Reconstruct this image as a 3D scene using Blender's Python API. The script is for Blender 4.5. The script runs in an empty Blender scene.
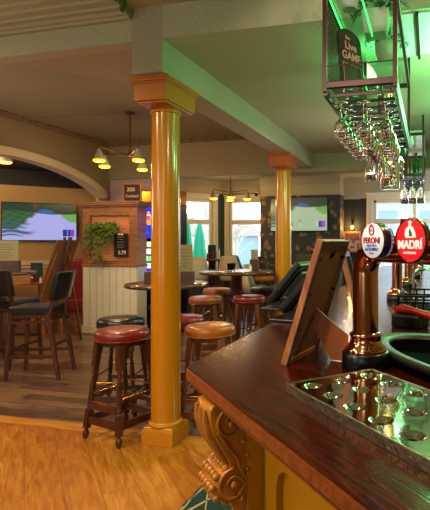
import bpy, math, random
from mathutils import Vector, Matrix
random.seed(7)
S = bpy.context.scene
COL = S.collection
PI = math.pi
CAMZ = 1.43
YAW = math.radians(14)
CO, SI = math.cos(YAW), math.sin(YAW)
F = 477.0
def W(px, d):
    """room x,y of the point seen in column px at depth d"""
    X = (px-311)/F*d
    return (X*CO-d*SI, X*SI+d*CO)
def R(a): return math.radians(a)

# ------------------------------------------------------------------ materials
def lin(h):
    if isinstance(h, str):
        h = h.lstrip('#'); c = [int(h[i:i+2], 16)/255 for i in (0, 2, 4)]
    else: c = h
    return tuple((v/12.92 if v <= .04045 else ((v+.055)/1.055)**2.4) for v in c)+(1,)
def newmat(name):
    m = bpy.data.materials.new(name); m.use_nodes = True
    nt = m.node_tree; b = nt.nodes['Principled BSDF']
    return m, nt, b
def N(nt, t, **k):
    n = nt.nodes.new(t)
    for a, v in k.items(): setattr(n, a, v)
    return n
def mat(name, col, rough=.5, metal=0, bump=0, bscale=60, var=0, vscale=4, coat=0, emit=None, es=0, trans=0, ior=1.45, spec=.5):
    m, nt, b = newmat(name)
    c = lin(col)
    b.inputs['Base Color'].default_value = c
    b.inputs['Roughness'].default_value = rough
    b.inputs['Metallic'].default_value = metal
    b.inputs['Specular IOR Level'].default_value = spec
    b.inputs['Coat Weight'].default_value = coat
    b.inputs['Coat Roughness'].default_value = .12
    b.inputs['Transmission Weight'].default_value = trans
    b.inputs['IOR'].default_value = ior
    if emit: b.inputs['Emission Color'].default_value = lin(emit); b.inputs['Emission Strength'].default_value = es
    tc = N(nt, 'ShaderNodeTexCoord')
    if var:
        n = N(nt, 'ShaderNodeTexNoise'); n.inputs['Scale'].default_value = vscale; n.inputs['Detail'].default_value = 5
        nt.links.new(tc.outputs['Object'], n.inputs['Vector'])
        mx = N(nt, 'ShaderNodeMix', data_type='RGBA')
        mx.inputs['A'].default_value = tuple(v*(1-var) for v in c[:3])+(1,)
        mx.inputs['B'].default_value = tuple(min(1, v*(1+var)) for v in c[:3])+(1,)
        nt.links.new(n.outputs['Fac'], mx.inputs['Factor']); nt.links.new(mx.outputs['Result'], b.inputs['Base Color'])
    if bump:
        n2 = N(nt, 'ShaderNodeTexNoise'); n2.inputs['Scale'].default_value = bscale; n2.inputs['Detail'].default_value = 3
        nt.links.new(tc.outputs['Object'], n2.inputs['Vector'])
        bp = N(nt, 'ShaderNodeBump'); bp.inputs['Strength'].default_value = bump; bp.inputs['Distance'].default_value = .01
        nt.links.new(n2.outputs['Fac'], bp.inputs['Height']); nt.links.new(bp.outputs['Normal'], b.inputs['Normal'])
    return m
def math_(nt, op, a, b=None, c=None):
    n = N(nt, 'ShaderNodeMath', operation=op)
    for i, v in enumerate((a, b, c)):
        if v is None: continue
        if isinstance(v, (int, float)): n.inputs[i].default_value = v
        else: nt.links.new(v, n.inputs[i])
    return n.outputs[0]
def wood(name, c1, c2, rough=.35, scale=(3, 30, 30), coat=0, dist=1.5, bump=.15, spec=.5, rot=0):
    m, nt, b = newmat(name)
    tc = N(nt, 'ShaderNodeTexCoord'); mp = N(nt, 'ShaderNodeMapping'); mp.inputs['Scale'].default_value = scale
    if rot:
        mp0 = N(nt, 'ShaderNodeMapping'); mp0.inputs['Rotation'].default_value = (0, 0, rot)
    if rot: nt.links.new(tc.outputs['Object'], mp0.inputs['Vector']); nt.links.new(mp0.outputs['Vector'], mp.inputs['Vector'])
    else: nt.links.new(tc.outputs['Object'], mp.inputs['Vector'])
    n = N(nt, 'ShaderNodeTexNoise'); n.inputs['Scale'].default_value = 1; n.inputs['Detail'].default_value = 6; n.inputs['Distortion'].default_value = dist
    nt.links.new(mp.outputs['Vector'], n.inputs['Vector'])
    r = N(nt, 'ShaderNodeValToRGB'); r.color_ramp.elements[0].position = .35; r.color_ramp.elements[1].position = .65
    r.color_ramp.elements[0].color = lin(c1); r.color_ramp.elements[1].color = lin(c2)
    nt.links.new(n.outputs['Fac'], r.inputs['Fac']); nt.links.new(r.outputs['Color'], b.inputs['Base Color'])
    b.inputs['Roughness'].default_value = rough; b.inputs['Coat Weight'].default_value = coat; b.inputs['Coat Roughness'].default_value = .15
    b.inputs['Specular IOR Level'].default_value = spec
    if bump:
        bp = N(nt, 'ShaderNodeBump'); bp.inputs['Strength'].default_value = bump; bp.inputs['Distance'].default_value = .004
        nt.links.new(n.outputs['Fac'], bp.inputs['Height']); nt.links.new(bp.outputs['Normal'], b.inputs['Normal'])
    return m
def plank_floor(name, cols, pw, chev=None, length=1.2, rot=0, rough=.35, seam='#2a1408', grain=.45, ring=False):
    """planks: cols = dark..light ramp; chev = width of a chevron column, else straight boards of a given length"""
    m, nt, b = newmat(name)
    tc = N(nt, 'ShaderNodeTexCoord'); mp = N(nt, 'ShaderNodeMapping'); mp.inputs['Rotation'].default_value = (0, 0, rot)
    nt.links.new(tc.outputs['Object'], mp.inputs['Vector'])
    sp = N(nt, 'ShaderNodeSeparateXYZ'); nt.links.new(mp.outputs['Vector'], sp.inputs[0])
    x, y = sp.outputs[0], sp.outputs[1]
    if chev:
        xs = math_(nt, 'PINGPONG', x, chev)
        v = math_(nt, 'ADD', y, xs)
        cell = math_(nt, 'FLOOR', math_(nt, 'DIVIDE', x, chev))
        along = math_(nt, 'SUBTRACT', xs, y); across = v
        e2 = math_(nt, 'MINIMUM', xs, math_(nt, 'SUBTRACT', chev, xs))
    else:
        v = x
        row0 = math_(nt, 'FLOOR', math_(nt, 'DIVIDE', v, pw))
        yo = math_(nt, 'ADD', y, math_(nt, 'MULTIPLY', math_(nt, 'FRACT', math_(nt, 'MULTIPLY', row0, .377)), length))
        cell = math_(nt, 'FLOOR', math_(nt, 'DIVIDE', yo, length))
        fr = math_(nt, 'FRACT', math_(nt, 'DIVIDE', yo, length))
        e2 = math_(nt, 'MULTIPLY', math_(nt, 'MINIMUM', fr, math_(nt, 'SUBTRACT', 1.0, fr)), length)
        along = y; across = x
    row = math_(nt, 'FLOOR', math_(nt, 'DIVIDE', v, pw))
    f = math_(nt, 'FRACT', math_(nt, 'DIVIDE', v, pw))
    e1 = math_(nt, 'MULTIPLY', math_(nt, 'MINIMUM', f, math_(nt, 'SUBTRACT', 1.0, f)), pw)
    edge = math_(nt, 'MINIMUM', e1, e2)
    wn = N(nt, 'ShaderNodeTexWhiteNoise', noise_dimensions='2D')
    cb = N(nt, 'ShaderNodeCombineXYZ'); nt.links.new(row, cb.inputs[0]); nt.links.new(cell, cb.inputs[1])
    nt.links.new(cb.outputs[0], wn.inputs['Vector'])
    g = N(nt, 'ShaderNodeCombineXYZ')
    nt.links.new(math_(nt, 'MULTIPLY', along, 2.2), g.inputs[0]); nt.links.new(math_(nt, 'MULTIPLY', across, 16), g.inputs[1])
    nt.links.new(math_(nt, 'MULTIPLY', wn.outputs['Value'], 37), g.inputs[2])
    n = N(nt, 'ShaderNodeTexNoise'); n.inputs['Scale'].default_value = 1.2; n.inputs['Detail'].default_value = 7; n.inputs['Distortion'].default_value = 2.2
    nt.links.new(g.outputs[0], n.inputs['Vector'])
    nf_ = n.outputs['Fac']
    if ring:
        g2 = N(nt, 'ShaderNodeCombineXYZ')
        nt.links.new(math_(nt, 'MULTIPLY', along, .9), g2.inputs[0]); nt.links.new(math_(nt, 'MULTIPLY', across, 5), g2.inputs[1]); nt.links.new(math_(nt, 'MULTIPLY', wn.outputs['Value'], 19), g2.inputs[2])
        n3 = N(nt, 'ShaderNodeTexNoise'); n3.inputs['Scale'].default_value = 1.0; n3.inputs['Detail'].default_value = 1.5; nt.links.new(g2.outputs[0], n3.inputs['Vector'])
        sn = math_(nt, 'MULTIPLY', math_(nt, 'ADD', math_(nt, 'SINE', math_(nt, 'MULTIPLY', n3.outputs['Fac'], 60)), 1.0), .5)
        nf_ = math_(nt, 'ADD', math_(nt, 'MULTIPLY', nf_, .70), math_(nt, 'ADD', math_(nt, 'MULTIPLY', sn, .09), math_(nt, 'MULTIPLY', n3.outputs['Fac'], .30)))
    fac = math_(nt, 'ADD', math_(nt, 'MULTIPLY', wn.outputs['Value'], 1-grain), math_(nt, 'MULTIPLY', nf_, grain))
    r = N(nt, 'ShaderNodeValToRGB')
    els = r.color_ramp.elements
    els[0].position = .28; els[0].color = lin(cols[0]); els[1].position = .72; els[1].color = lin(cols[-1])
    for i, c in enumerate(cols[1:-1]):
        e = els.new(.28+.44*(i+1)/(len(cols)-1)); e.color = lin(c)
    nt.links.new(fac, r.inputs['Fac'])
    seamf = math_(nt, 'LESS_THAN', edge, .0035)
    mx = N(nt, 'ShaderNodeMix', data_type='RGBA'); mx.inputs['B'].default_value = lin(seam)
    nt.links.new(math_(nt, 'MULTIPLY', seamf, .4 if ring else .8), mx.inputs['Factor']); nt.links.new(r.outputs['Color'], mx.inputs['A'])
    nt.links.new(mx.outputs['Result'], b.inputs['Base Color'])
    rr = math_(nt, 'ADD', rough-.08, math_(nt, 'MULTIPLY', n.outputs['Fac'], .2))
    nt.links.new(rr, b.inputs['Roughness'])
    bp = N(nt, 'ShaderNodeBump'); bp.inputs['Strength'].default_value = .25; bp.inputs['Distance'].default_value = .004
    nt.links.new(n.outputs['Fac'], bp.inputs['Height']); nt.links.new(bp.outputs['Normal'], b.inputs['Normal'])
    return m
def brickmat(name):
    m, nt, b = newmat(name)
    tc = N(nt, 'ShaderNodeTexCoord'); mp = N(nt, 'ShaderNodeMapping'); mp.inputs['Rotation'].default_value = (R(90), 0, 0)
    nt.links.new(tc.outputs['Object'], mp.inputs['Vector'])
    t = N(nt, 'ShaderNodeTexBrick'); t.inputs['Scale'].default_value = 1
    t.inputs['Brick Width'].default_value = .11; t.inputs['Row Height'].default_value = .036; t.inputs['Mortar Size'].default_value = .004
    t.inputs['Color1'].default_value = lin('#cf8458'); t.inputs['Color2'].default_value = lin('#b0673f'); t.inputs['Mortar'].default_value = lin('#d8a57c')
    nt.links.new(mp.outputs['Vector'], t.inputs['Vector']); nt.links.new(t.outputs['Color'], b.inputs['Base Color'])
    b.inputs['Roughness'].default_value = .8
    return m
def floralmat(name):
    m, nt, b = newmat(name)
    tc = N(nt, 'ShaderNodeTexCoord')
    v = N(nt, 'ShaderNodeTexVoronoi'); v.inputs['Scale'].default_value = 6.8
    nz = N(nt, 'ShaderNodeTexNoise'); nz.inputs['Scale'].default_value = 9; nz.inputs['Detail'].default_value = 4
    nt.links.new(tc.outputs['Object'], nz.inputs['Vector'])
    ad = N(nt, 'ShaderNodeVectorMath', operation='MULTIPLY_ADD'); nt.links.new(nz.outputs['Color'], ad.inputs[0]); ad.inputs[1].default_value = (.15, .15, .15)
    nt.links.new(tc.outputs['Object'], ad.inputs[2]); nt.links.new(ad.outputs[0], v.inputs['Vector'])
    r = N(nt, 'ShaderNodeValToRGB'); e = r.color_ramp.elements
    e[0].position = .26; e[0].color = lin('#94704a'); e[1].position = .47; e[1].color = lin('#323a3c')
    k = e.new(.33); k.color = lin('#6d5238'); k = e.new(.37); k.color = lin('#4c534a')
    nt.links.new(v.outputs['Distance'], r.inputs['Fac']); nt.links.new(r.outputs['Color'], b.inputs['Base Color'])
    b.inputs['Roughness'].default_value = .7
    return m
def glasspane(name, tint='#ffffff'):
    m = bpy.data.materials.new(name); m.use_nodes = True; nt = m.node_tree
    nt.nodes.remove(nt.nodes['Principled BSDF']); out = nt.nodes['Material Output']
    t = N(nt, 'ShaderNodeBsdfTransparent'); t.inputs[0].default_value = lin(tint)
    g = N(nt, 'ShaderNodeBsdfGlossy'); g.inputs['Roughness'].default_value = .03
    lw = N(nt, 'ShaderNodeLayerWeight')
    fr = math_(nt, 'ADD', math_(nt, 'MULTIPLY', math_(nt, 'POWER', lw.outputs['Facing'], 4.0), .6), .04)
    mx = N(nt, 'ShaderNodeMixShader'); nt.links.new(fr, mx.inputs[0]); nt.links.new(t.outputs[0], mx.inputs[1]); nt.links.new(g.outputs[0], mx.inputs[2])
    nt.links.new(mx.outputs[0], out.inputs[0])
    return m
def vcolmat(name, strength=1, rough=.3):
    m, nt, b = newmat(name)
    a = N(nt, 'ShaderNodeAttribute'); a.attribute_name = 'pic'
    nt.links.new(a.outputs['Color'], b.inputs['Emission Color']); b.inputs['Emission Strength'].default_value = strength
    b.inputs['Base Color'].default_value = (.01, .01, .01, 1); b.inputs['Roughness'].default_value = rough
    return m
def tonguemat(name):
    m, nt, b = newmat(name)
    tc = N(nt, 'ShaderNodeTexCoord'); sp = N(nt, 'ShaderNodeSeparateXYZ'); nt.links.new(tc.outputs['Object'], sp.inputs[0])
    f = math_(nt, 'FRACT', math_(nt, 'DIVIDE', math_(nt, 'ADD', sp.outputs[0], sp.outputs[1]), .12))
    e = math_(nt, 'LESS_THAN', f, .07)
    mx = N(nt, 'ShaderNodeMix', data_type='RGBA'); mx.inputs['A'].default_value = lin('#d2cbb8'); mx.inputs['B'].default_value = lin('#8f887a')
    nt.links.new(e, mx.inputs['Factor']); nt.links.new(mx.outputs['Result'], b.inputs['Base Color']); b.inputs['Roughness'].default_value = .45
    bp = N(nt, 'ShaderNodeBump'); bp.invert = True; bp.inputs['Strength'].default_value = .6; nt.links.new(e, bp.inputs['Height']); nt.links.new(bp.outputs['Normal'], b.inputs['Normal'])
    return m

M = {}
M['ceil_cream'] = mat('ceiling cream', '#aba888', .75, bump=.2, bscale=40)
M['ceil_tan'] = mat('ceiling tan', '#8c8068', .8, bump=.15, bscale=40)
M['ceil_green'] = mat('ceiling pale', '#b0a98a', .8, bump=.25, bscale=50)
M['emboss'] = mat('embossed paper', '#b3ab8c', .7, bump=1.0, bscale=45)
M['emboss_pink'] = mat('embossed paper beam', '#a99a82', .7, bump=1.0, bscale=60)
M['beamwall'] = mat('painted beam', '#93866a', .7, bump=.15)
M['wall_tan'] = mat('tan wall', '#b08d5e', .75, bump=.1)
M['wall_upper'] = mat('upper wall', '#857358', .75, bump=.1)
M['wall_far'] = mat('far wall cream', '#b3a88c', .75, bump=.1)
M['wall_dark'] = mat('dark blue grey wall', '#232b30', .7, bump=.1)
M['wall_teal'] = mat('grey green wall', '#3a4c50', .7, bump=.1)
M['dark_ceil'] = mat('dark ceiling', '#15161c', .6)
M['trimwhite'] = mat('cream gloss paint', '#cdbfa3', .35)
M['trimwin'] = mat('window paint', '#e2d5c0', .35)
M['archtrim'] = mat('arch trim paint', '#c9b39a', .45)
M['cornice'] = mat('plaster cornice', '#75624a', .7, var=.6, vscale=22)
M['ochre'] = mat('ochre gloss paint', '#bb7a0a', .22, var=.08, vscale=3, coat=.5, bump=.06, bscale=25)
M['ochre_cap'] = mat('orange ochre paint', '#bb6f10', .35, bump=.05)
M['ochre_red'] = mat('red ochre paint', '#b8561c', .35, bump=.05)
M['ochre_bar'] = mat('bar ochre paint', '#c0800c', .4, bump=.1, bscale=30, var=.06)
M['corbel'] = mat('carved amber timber', '#b5701f', .28, bump=.3, bscale=40, var=.25, vscale=25, coat=.4)
M['parquet'] = plank_floor('wide oak boards', ['#643208', '#92520f', '#a66517', '#bb7f2b'], .19, length=1.3, rough=.33, seam='#6b3a0c', rot=R(-45), grain=.8, ring=True)
M['border'] = wood('oak border', '#a8651c', '#c68733', .35, (2, 25, 20))
M['boards'] = plank_floor('dark oak boards', ['#432e20', '#664833', '#8a6649'], .12, length=1.1, rot=R(90), rough=.32, seam='#2c1a10', grain=.65)
M['darkwood'] = wood('dark stained bar top', '#120403', '#4d170c', .16, (3.5, 45, 45), coat=0, dist=3.0, bump=.14, rot=R(45), spec=.35)
M['baredge'] = wood('worn bar edge', '#5e2410', '#8a4218', .3, (5, 50, 50), coat=.3)
M['stoolwood'] = wood('dark stool wood', '#2f130c', '#502818', .3, (20, 20, 4), coat=.4, bump=.1)
M['stoolwood2'] = wood('warm stool wood', '#5a2c12', '#7c431e', .3, (20, 20, 4), coat=.4, bump=.1)
M['tablewood'] = wood('table top wood', '#3e2418', '#5c3b28', .22, (4, 30, 30), coat=.5)
M['chairwood'] = wood('chair wood', '#341a12', '#552e20', .3, (20, 20, 4), coat=.3)
M['orangewood'] = wood('orange wood', '#8a4312', '#b5631f', .35, (4, 30, 30))
M['screenwood'] = wood('screen wood', '#7a4a2c', '#a26c42', .4, (4, 4, 30))
M['framewood'] = wood('frame light wood', '#8f4a20', '#c07a44', .4, (30, 30, 4))
M['mdf'] = mat('frame back board', '#70492f', .75, var=.12, vscale=8)
M['card'] = mat('orange brown card', '#a35a24', .6)
M['red_leather'] = mat('red leather', '#741a15', .36, bump=.15, bscale=90, coat=.3)
M['black_leather'] = mat('black leather', '#17181b', .3, bump=.15, bscale=90, coat=.3)
M['tan_leather'] = mat('tan leather', '#8f4d22', .32, bump=.15, bscale=90, coat=.3)
M['orange_leather'] = mat('orange tan leather', '#a85d1c', .32, bump=.15, bscale=90, coat=.3)
M['wine_leather'] = mat('wine leather', '#7c1f20', .4, bump=.15, bscale=40)
M['teal'] = mat('teal leather', '#0e7a85', .35)
M['shell'] = mat('cream shell', '#c9b392', .45)
M['brass'] = mat('brass', '#c78a2c', .2, 1)
M['copper'] = mat('polished copper', '#e29a70', .1, 1, bump=.03, bscale=12)
M['steel'] = mat('mirror steel', '#e0dcd0', .07, 1, bump=.6, bscale=3.2)
M['steel_scratch'] = mat('scratched steel edge', '#a09078', .35, 1, bump=.5, bscale=90)
M['chrome'] = mat('chrome', '#d8d8d8', .08, 1)
M['black'] = mat('black plastic', '#0b0b0d', .3)
M['blackmatt'] = mat('matt black', '#030303', .8, spec=.03)
M['burgundy'] = mat('burgundy metal', '#3a1013', .35, .3)
M['mesh'] = mat('rack metal', '#5a4a38', .4, .7)
M['glass'] = mat('clear glass', '#ffffff', 0, trans=1, ior=1.45)
M['shelfglass'] = glasspane('shelf glass', '#e6f5ea')
M['pane'] = glasspane('window glass', '#ffffff')
M['white'] = mat('white paint', '#e8e4da', .4)
M['redpl'] = mat('red plastic', '#9a0c10', .3)
M['redface'] = mat('red lens face', '#d8121a', .3, emit='#e0141c', es=.35)
M['whiteface'] = mat('white lens face', '#efeaf0', .3, emit='#f4eef6', es=.22)
M['navy'] = mat('navy lens rim', '#141a5c', .3)
M['goldrim'] = mat('lens gold rim', '#c98a4a', .2, 1)
M['redink'] = mat('red ink', '#c01522', .5)
M['blueink'] = mat('blue ink', '#1c5fae', .5)
M['whiteink'] = mat('white ink', '#f5efe8', .5, emit='#ffffff', es=.2)
M['greyink'] = mat('grey ink', '#4d5a68', .5)
M['chalk'] = mat('chalk', '#d9cfc0', .8)
M['chalkboard'] = mat('chalkboard', '#15120f', .7)
M['brownboard'] = mat('brown board', '#2f1712', .6)
M['pinkchalk'] = mat('pink chalk', '#c79a86', .8)
M['menu'] = mat('cream menu card', '#93865c', .6)
M['menugreen'] = mat('dark green menu', '#1d3a2c', .5)
M['menubox'] = wood('menu box wood', '#3a2114', '#593420', .4, (20, 4, 20))
M['leaf'] = mat('leaf green', '#4c6a1e', .5, var=.4, vscale=20)
M['leafdark'] = mat('dark leaf', '#1f4a22', .5, var=.4, vscale=20)
M['soil'] = mat('soil', '#2a1a10', .9)
M['pot'] = mat('white pot', '#d6d2c4', .5)
M['brick'] = brickmat('brick panel')
M['tongue'] = tonguemat('tongue and groove')
M['floral'] = floralmat('floral wallpaper')
M['amber'] = mat('amber shade inside', '#ffb020', .5, emit='#ff9a10', es=3.0)
M['shadewhite'] = mat('grey white shade', '#8d8878', .35)
M['bronze'] = mat('bronze', '#6a4a26', .35, .8)
M['bulb'] = mat('warm bulb', '#ffc060', .5, emit='#ffb040', es=14)
M['lampglow'] = mat('lamp glow', '#ffb050', .5, emit='#ff9a3a', es=6)
M['led'] = mat('green led', '#30ff70', .5, emit='#28ff68', es=2.2)
M['carpetbase'] = mat('teal carpet', '#0f3b35', .95, bump=.6, bscale=300)
M['carpetline'] = mat('beige carpet yarn', '#b9a97c', .95, bump=.6, bscale=300)
M['greenfabric'] = mat('green parasol fabric', '#1fae86', .8)
M['outwall'] = mat('outside pale wall', '#cfd6da', .9)
M['outblue'] = mat('blue hut', '#9fc0e2', .8)
M['outroof'] = mat('grey roof', '#b5aca6', .9)
M['bark'] = mat('pale bark', '#d8d4c8', .9)
M['grass'] = mat('pale paving', '#b5b9a8', .9)
M['bottle_g'] = mat('green bottle glass', '#0f5a20', .05, trans=.5)
M['bottle_b'] = mat('brown bottle', '#5a2a14', .15)
M['tvblack'] = mat('tv bezel', '#08080a', .25)
M['picart'] = vcolmat('poster print', .25, .4)
M['screen'] = vcolmat('television picture', 1.0)
M['slot'] = vcolmat('game screens', 1.6)
M['seatgrey'] = mat('grey green bench fabric', '#5c5a40', .8)
M['socket'] = mat('socket white', '#d8cfb8', .4)

# ------------------------------------------------------------------ mesh builder
class MB:
    def __init__(s): s.v = []; s.f = []; s.sm = []
    def add(s, vs, fs, smooth=False, T=None):
        o = len(s.v)
        s.v += [tuple(T @ Vector(p)) for p in vs] if T is not None else [tuple(p) for p in vs]
        for f in fs: s.f.append(tuple(i+o for i in f)); s.sm.append(smooth)
        return s
    def box(s, a, b, T=None):
        x0, y0, z0 = a; x1, y1, z1 = b
        vs = [(x0, y0, z0), (x1, y0, z0), (x1, y1, z0), (x0, y1, z0), (x0, y0, z1), (x1, y0, z1), (x1, y1, z1), (x0, y1, z1)]
        return s.add(vs, [(0, 3, 2, 1), (4, 5, 6, 7), (0, 1, 5, 4), (1, 2, 6, 5), (2, 3, 7, 6), (3, 0, 4, 7)], False, T)
    def cbox(s, c, d, T=None):
        return s.box([c[i]-d[i]/2 for i in range(3)], [c[i]+d[i]/2 for i in range(3)], T)
    def beam(s, p, q, w, h, w2=None, h2=None, up=(0, 0, 1)):
        """rectangular bar from p to q"""
        p, q = Vector(p), Vector(q); d = (q-p).normalized(); up = Vector(up)
        if abs(d.dot(up)) > .97: up = Vector((0, 1, 0))
        x = d.cross(up).normalized(); y = x.cross(d)
        w2 = w if w2 is None else w2; h2 = h if h2 is None else h2
        vs = [p+x*(sx*w/2)+y*(sy*h/2) for sx, sy in ((-1, -1), (1, -1), (1, 1), (-1, 1))]+[q+x*(sx*w2/2)+y*(sy*h2/2) for sx, sy in ((-1, -1), (1, -1), (1, 1), (-1, 1))]
        return s.add(vs, [(0, 1, 2, 3), (7, 6, 5, 4), (0, 4, 5, 1), (1, 5, 6, 2), (2, 6, 7, 3), (3, 7, 4, 0)])
    def tube(s, pts, r, n=10, cap=True):
        pts = [Vector(p) for p in pts]
        rs = r if isinstance(r, (list, tuple)) else [r]*len(pts)
        vs = []; up = None
        for i, p in enumerate(pts):
            d = (pts[min(i+1, len(pts)-1)]-pts[max(i-1, 0)])
            d = d.normalized() if d.length > 1e-9 else Vector((0, 0, 1))
            if up is None:
                a = Vector((0, 0, 1)) if abs(d.z) < .9 else Vector((1, 0, 0))
                x = d.cross(a).normalized()
            else:
                x = (up-d*up.dot(d)); x = x.normalized()
            up = x; y = d.cross(x)
            for k in range(n):
                t = 2*PI*k/n; vs.append(p+(x*math.cos(t)+y*math.sin(t))*rs[i])
        fs = [(i*n+k, i*n+(k+1) % n, (i+1)*n+(k+1) % n, (i+1)*n+k) for i in range(len(pts)-1) for k in range(n)]
        s.add(vs, fs, True)
        if cap: s.add(vs[:n][::-1]+vs[-n:], [tuple(range(n)), tuple(range(n, 2*n))], False)
        return s
    def lathe(s, prof, c=(0, 0, 0), n=24, T=None, cap=True, sx=1, sy=1):
        """prof: (r, z) list"""
        vs = []
        for r, z in prof:
            for k in range(n):
                t = 2*PI*k/n; vs.append((c[0]+r*math.cos(t)*sx, c[1]+r*math.sin(t)*sy, c[2]+z))
        m = len(prof)
        fs = [(i*n+k, i*n+(k+1) % n, (i+1)*n+(k+1) % n, (i+1)*n+k) for i in range(m-1) for k in range(n)]
        s.add(vs, fs, True, T)
        if cap:
            if prof[0][0] > 1e-4: s.add(vs[:n][::-1], [tuple(range(n))], False, T)
            if prof[-1][0] > 1e-4: s.add(vs[-n:], [tuple(range(n))], False, T)
        return s
    def lathe_ax(s, prof, p, q, n=14, cap=True):
        """lathe along the axis p->q: prof (r, t 0..1)"""
        p, q = Vector(p), Vector(q); d = q-p; L = d.length
        rot = Vector((0, 0, 1)).rotation_difference(d.normalized()).to_matrix().to_4x4()
        return s.lathe([(r, t*L) for r, t in prof], (0, 0, 0), n, Matrix.Translation(p) @ rot, cap)
    def prism(s, poly, z0, z1, T=None, smooth=False):
        n = len(poly)
        vs = [(x, y, z0) for x, y in poly]+[(x, y, z1) for x, y in poly]
        fs = [tuple(range(n))[::-1], tuple(range(n, 2*n))]
        s.add(vs, fs, False, T)
        s.add(vs, [(i, (i+1) % n, n+(i+1) % n, n+i) for i in range(n)], smooth, T)
        return s
    def sphere(s, c, r, n=12, m=8, sc=(1, 1, 1)):
        prof = [(max(1e-5, math.sin(PI*i/m)), -math.cos(PI*i/m)) for i in range(m+1)]
        T = Matrix.Translation(Vector(c)) @ Matrix.Diagonal((r*sc[0], r*sc[1], r*sc[2], 1))
        return s.lathe(prof, (0, 0, 0), n, T, False)
    def leaf(s, p, d, L, w, nrm=(0, 0, 1)):
        p, d = Vector(p), Vector(d).normalized(); x = d.cross(Vector(nrm))
        if x.length < .1: x = d.cross(Vector((1, 0, 0)))
        x.normalize(); nn = x.cross(d)
        vs = [p, p+d*L*.45+x*w/2, p+d*L-nn*L*.25, p+d*L*.45-x*w/2, p+d*L*.5-nn*w*.15]
        return s.add(vs, [(0, 1, 4), (1, 2, 4), (2, 3, 4), (3, 0, 4)], True)
ROTX90 = Matrix.Rotation(R(90), 4, 'X')
def link(o, parent=None):
    COL.objects.link(o)
    if parent: o.parent = parent
    return o
def part(name, mb, m, parent=None, bevel=0, seg=2, label=None):
    me = bpy.data.meshes.new(name); me.from_pydata(mb.v, [], mb.f); me.update()
    for p, sm in zip(me.polygons, mb.sm): p.use_smooth = sm
    me.materials.append(M[m] if isinstance(m, str) else m)
    # weld only when no bevel artefacts matter
    o = bpy.data.objects.new(name, me); link(o, parent)
    if bevel:
        b = o.modifiers.new('b', 'BEVEL'); b.width = bevel; b.segments = seg; b.limit_method = 'ANGLE'; b.angle_limit = R(40)
    if label: o['label'] = label
    return o
def tag(o, label=None, cat=None, group=None, kind=None):
    if label: o['label'] = label
    if cat: o['category'] = cat
    if group: o['group'] = group
    if kind: o['kind'] = kind
    return o
def thing(name, label, cat, loc=(0, 0, 0), rz=0, group=None):
    o = bpy.data.objects.new(name, None); link(o); o.location = loc if len(loc) == 3 else (loc[0], loc[1], 0); o.rotation_euler = (0, 0, rz)
    o.empty_display_size = .05
    return tag(o, label, cat, group)
def single(name, mb, m, label, cat, loc=(0, 0, 0), rz=0, group=None, bevel=0):
    o = part(name, mb, m, None, bevel); o.location = loc if len(loc) == 3 else (loc[0], loc[1], 0); o.rotation_euler = (0, 0, rz)
    return tag(o, label, cat, group)
def struct(name, mb, m, bevel=0, parent=None):
    o = part(name, mb, m, parent, bevel)
    if parent is None: o['kind'] = 'structure'
    return o
def dup(o, loc=None, rz=None, label=None, group=None, parent=None):
    c = o.copy(); COL.objects.link(c); c.parent = parent
    if loc is not None: c.location = loc if len(loc) == 3 else (loc[0], loc[1], o.location.z)
    if rz is not None: c.rotation_euler = (0, 0, rz)
    if label: c['label'] = label
    if group: c['group'] = group
    for ch in list(o.children): dup(ch, parent=c)
    return c
def recolour(root, names, m):
    for ch in root.children_recursive:
        if ch.name.split('.')[0] in names and ch.type == 'MESH':
            ch.data = ch.data.copy(); ch.data.materials[0] = M[m]
def picture(name, w, h, nx, ny, fn, m, parent, loc=(0, 0, 0), T=None):
    """an emissive or printed picture on a grid in the XZ plane facing -Y, centred"""
    vs = []; cols = []
    for j in range(ny):
        for i in range(nx):
            c = lin(fn((i+.5)/nx, (j+.5)/ny))
            x0, x1 = -w/2+w*i/nx, -w/2+w*(i+1)/nx; z0, z1 = -h/2+h*j/ny, -h/2+h*(j+1)/ny
            vs += [(x0, 0, z0), (x1, 0, z0), (x1, 0, z1), (x0, 0, z1)]; cols += [c]*4
    mb = MB(); mb.add([(a[0]+loc[0], a[1]+loc[1], a[2]+loc[2]) for a in vs], [(4*k, 4*k+1, 4*k+2, 4*k+3) for k in range(nx*ny)], False, T)
    o = part(name, mb, m, parent)
    at = o.data.color_attributes.new('pic', 'FLOAT_COLOR', 'POINT')
    for k, c in enumerate(cols): at.data[k].color = c
    return o
def text(body, size, m, parent, mat4, name='lettering', ext=.0006, sx=1.0, align='CENTER', bold=0):
    cu = bpy.data.curves.new(name, 'FONT'); cu.body = body; cu.size = size; cu.extrude = ext; cu.align_x = align; cu.align_y = 'CENTER'; cu.offset = bold
    cu.materials.append(M[m]); o = bpy.data.objects.new(name, cu); link(o, parent)
    bpy.context.view_layer.update()
    me = bpy.data.meshes.new_from_object(o.evaluated_get(bpy.context.evaluated_depsgraph_get()))
    bpy.data.objects.remove(o); bpy.data.curves.remove(cu)
    me.materials.clear(); me.materials.append(M[m]); me.name = name
    for p in me.polygons: p.material_index = 0
    o = bpy.data.objects.new(name, me); link(o, parent)
    o.matrix_local = mat4 @ Matrix.Diagonal((sx, 1, 1, 1))
    return o
def frontal(x, y, z):  # text plane facing local -Y
    return Matrix.Translation((x, y, z)) @ ROTX90

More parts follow.
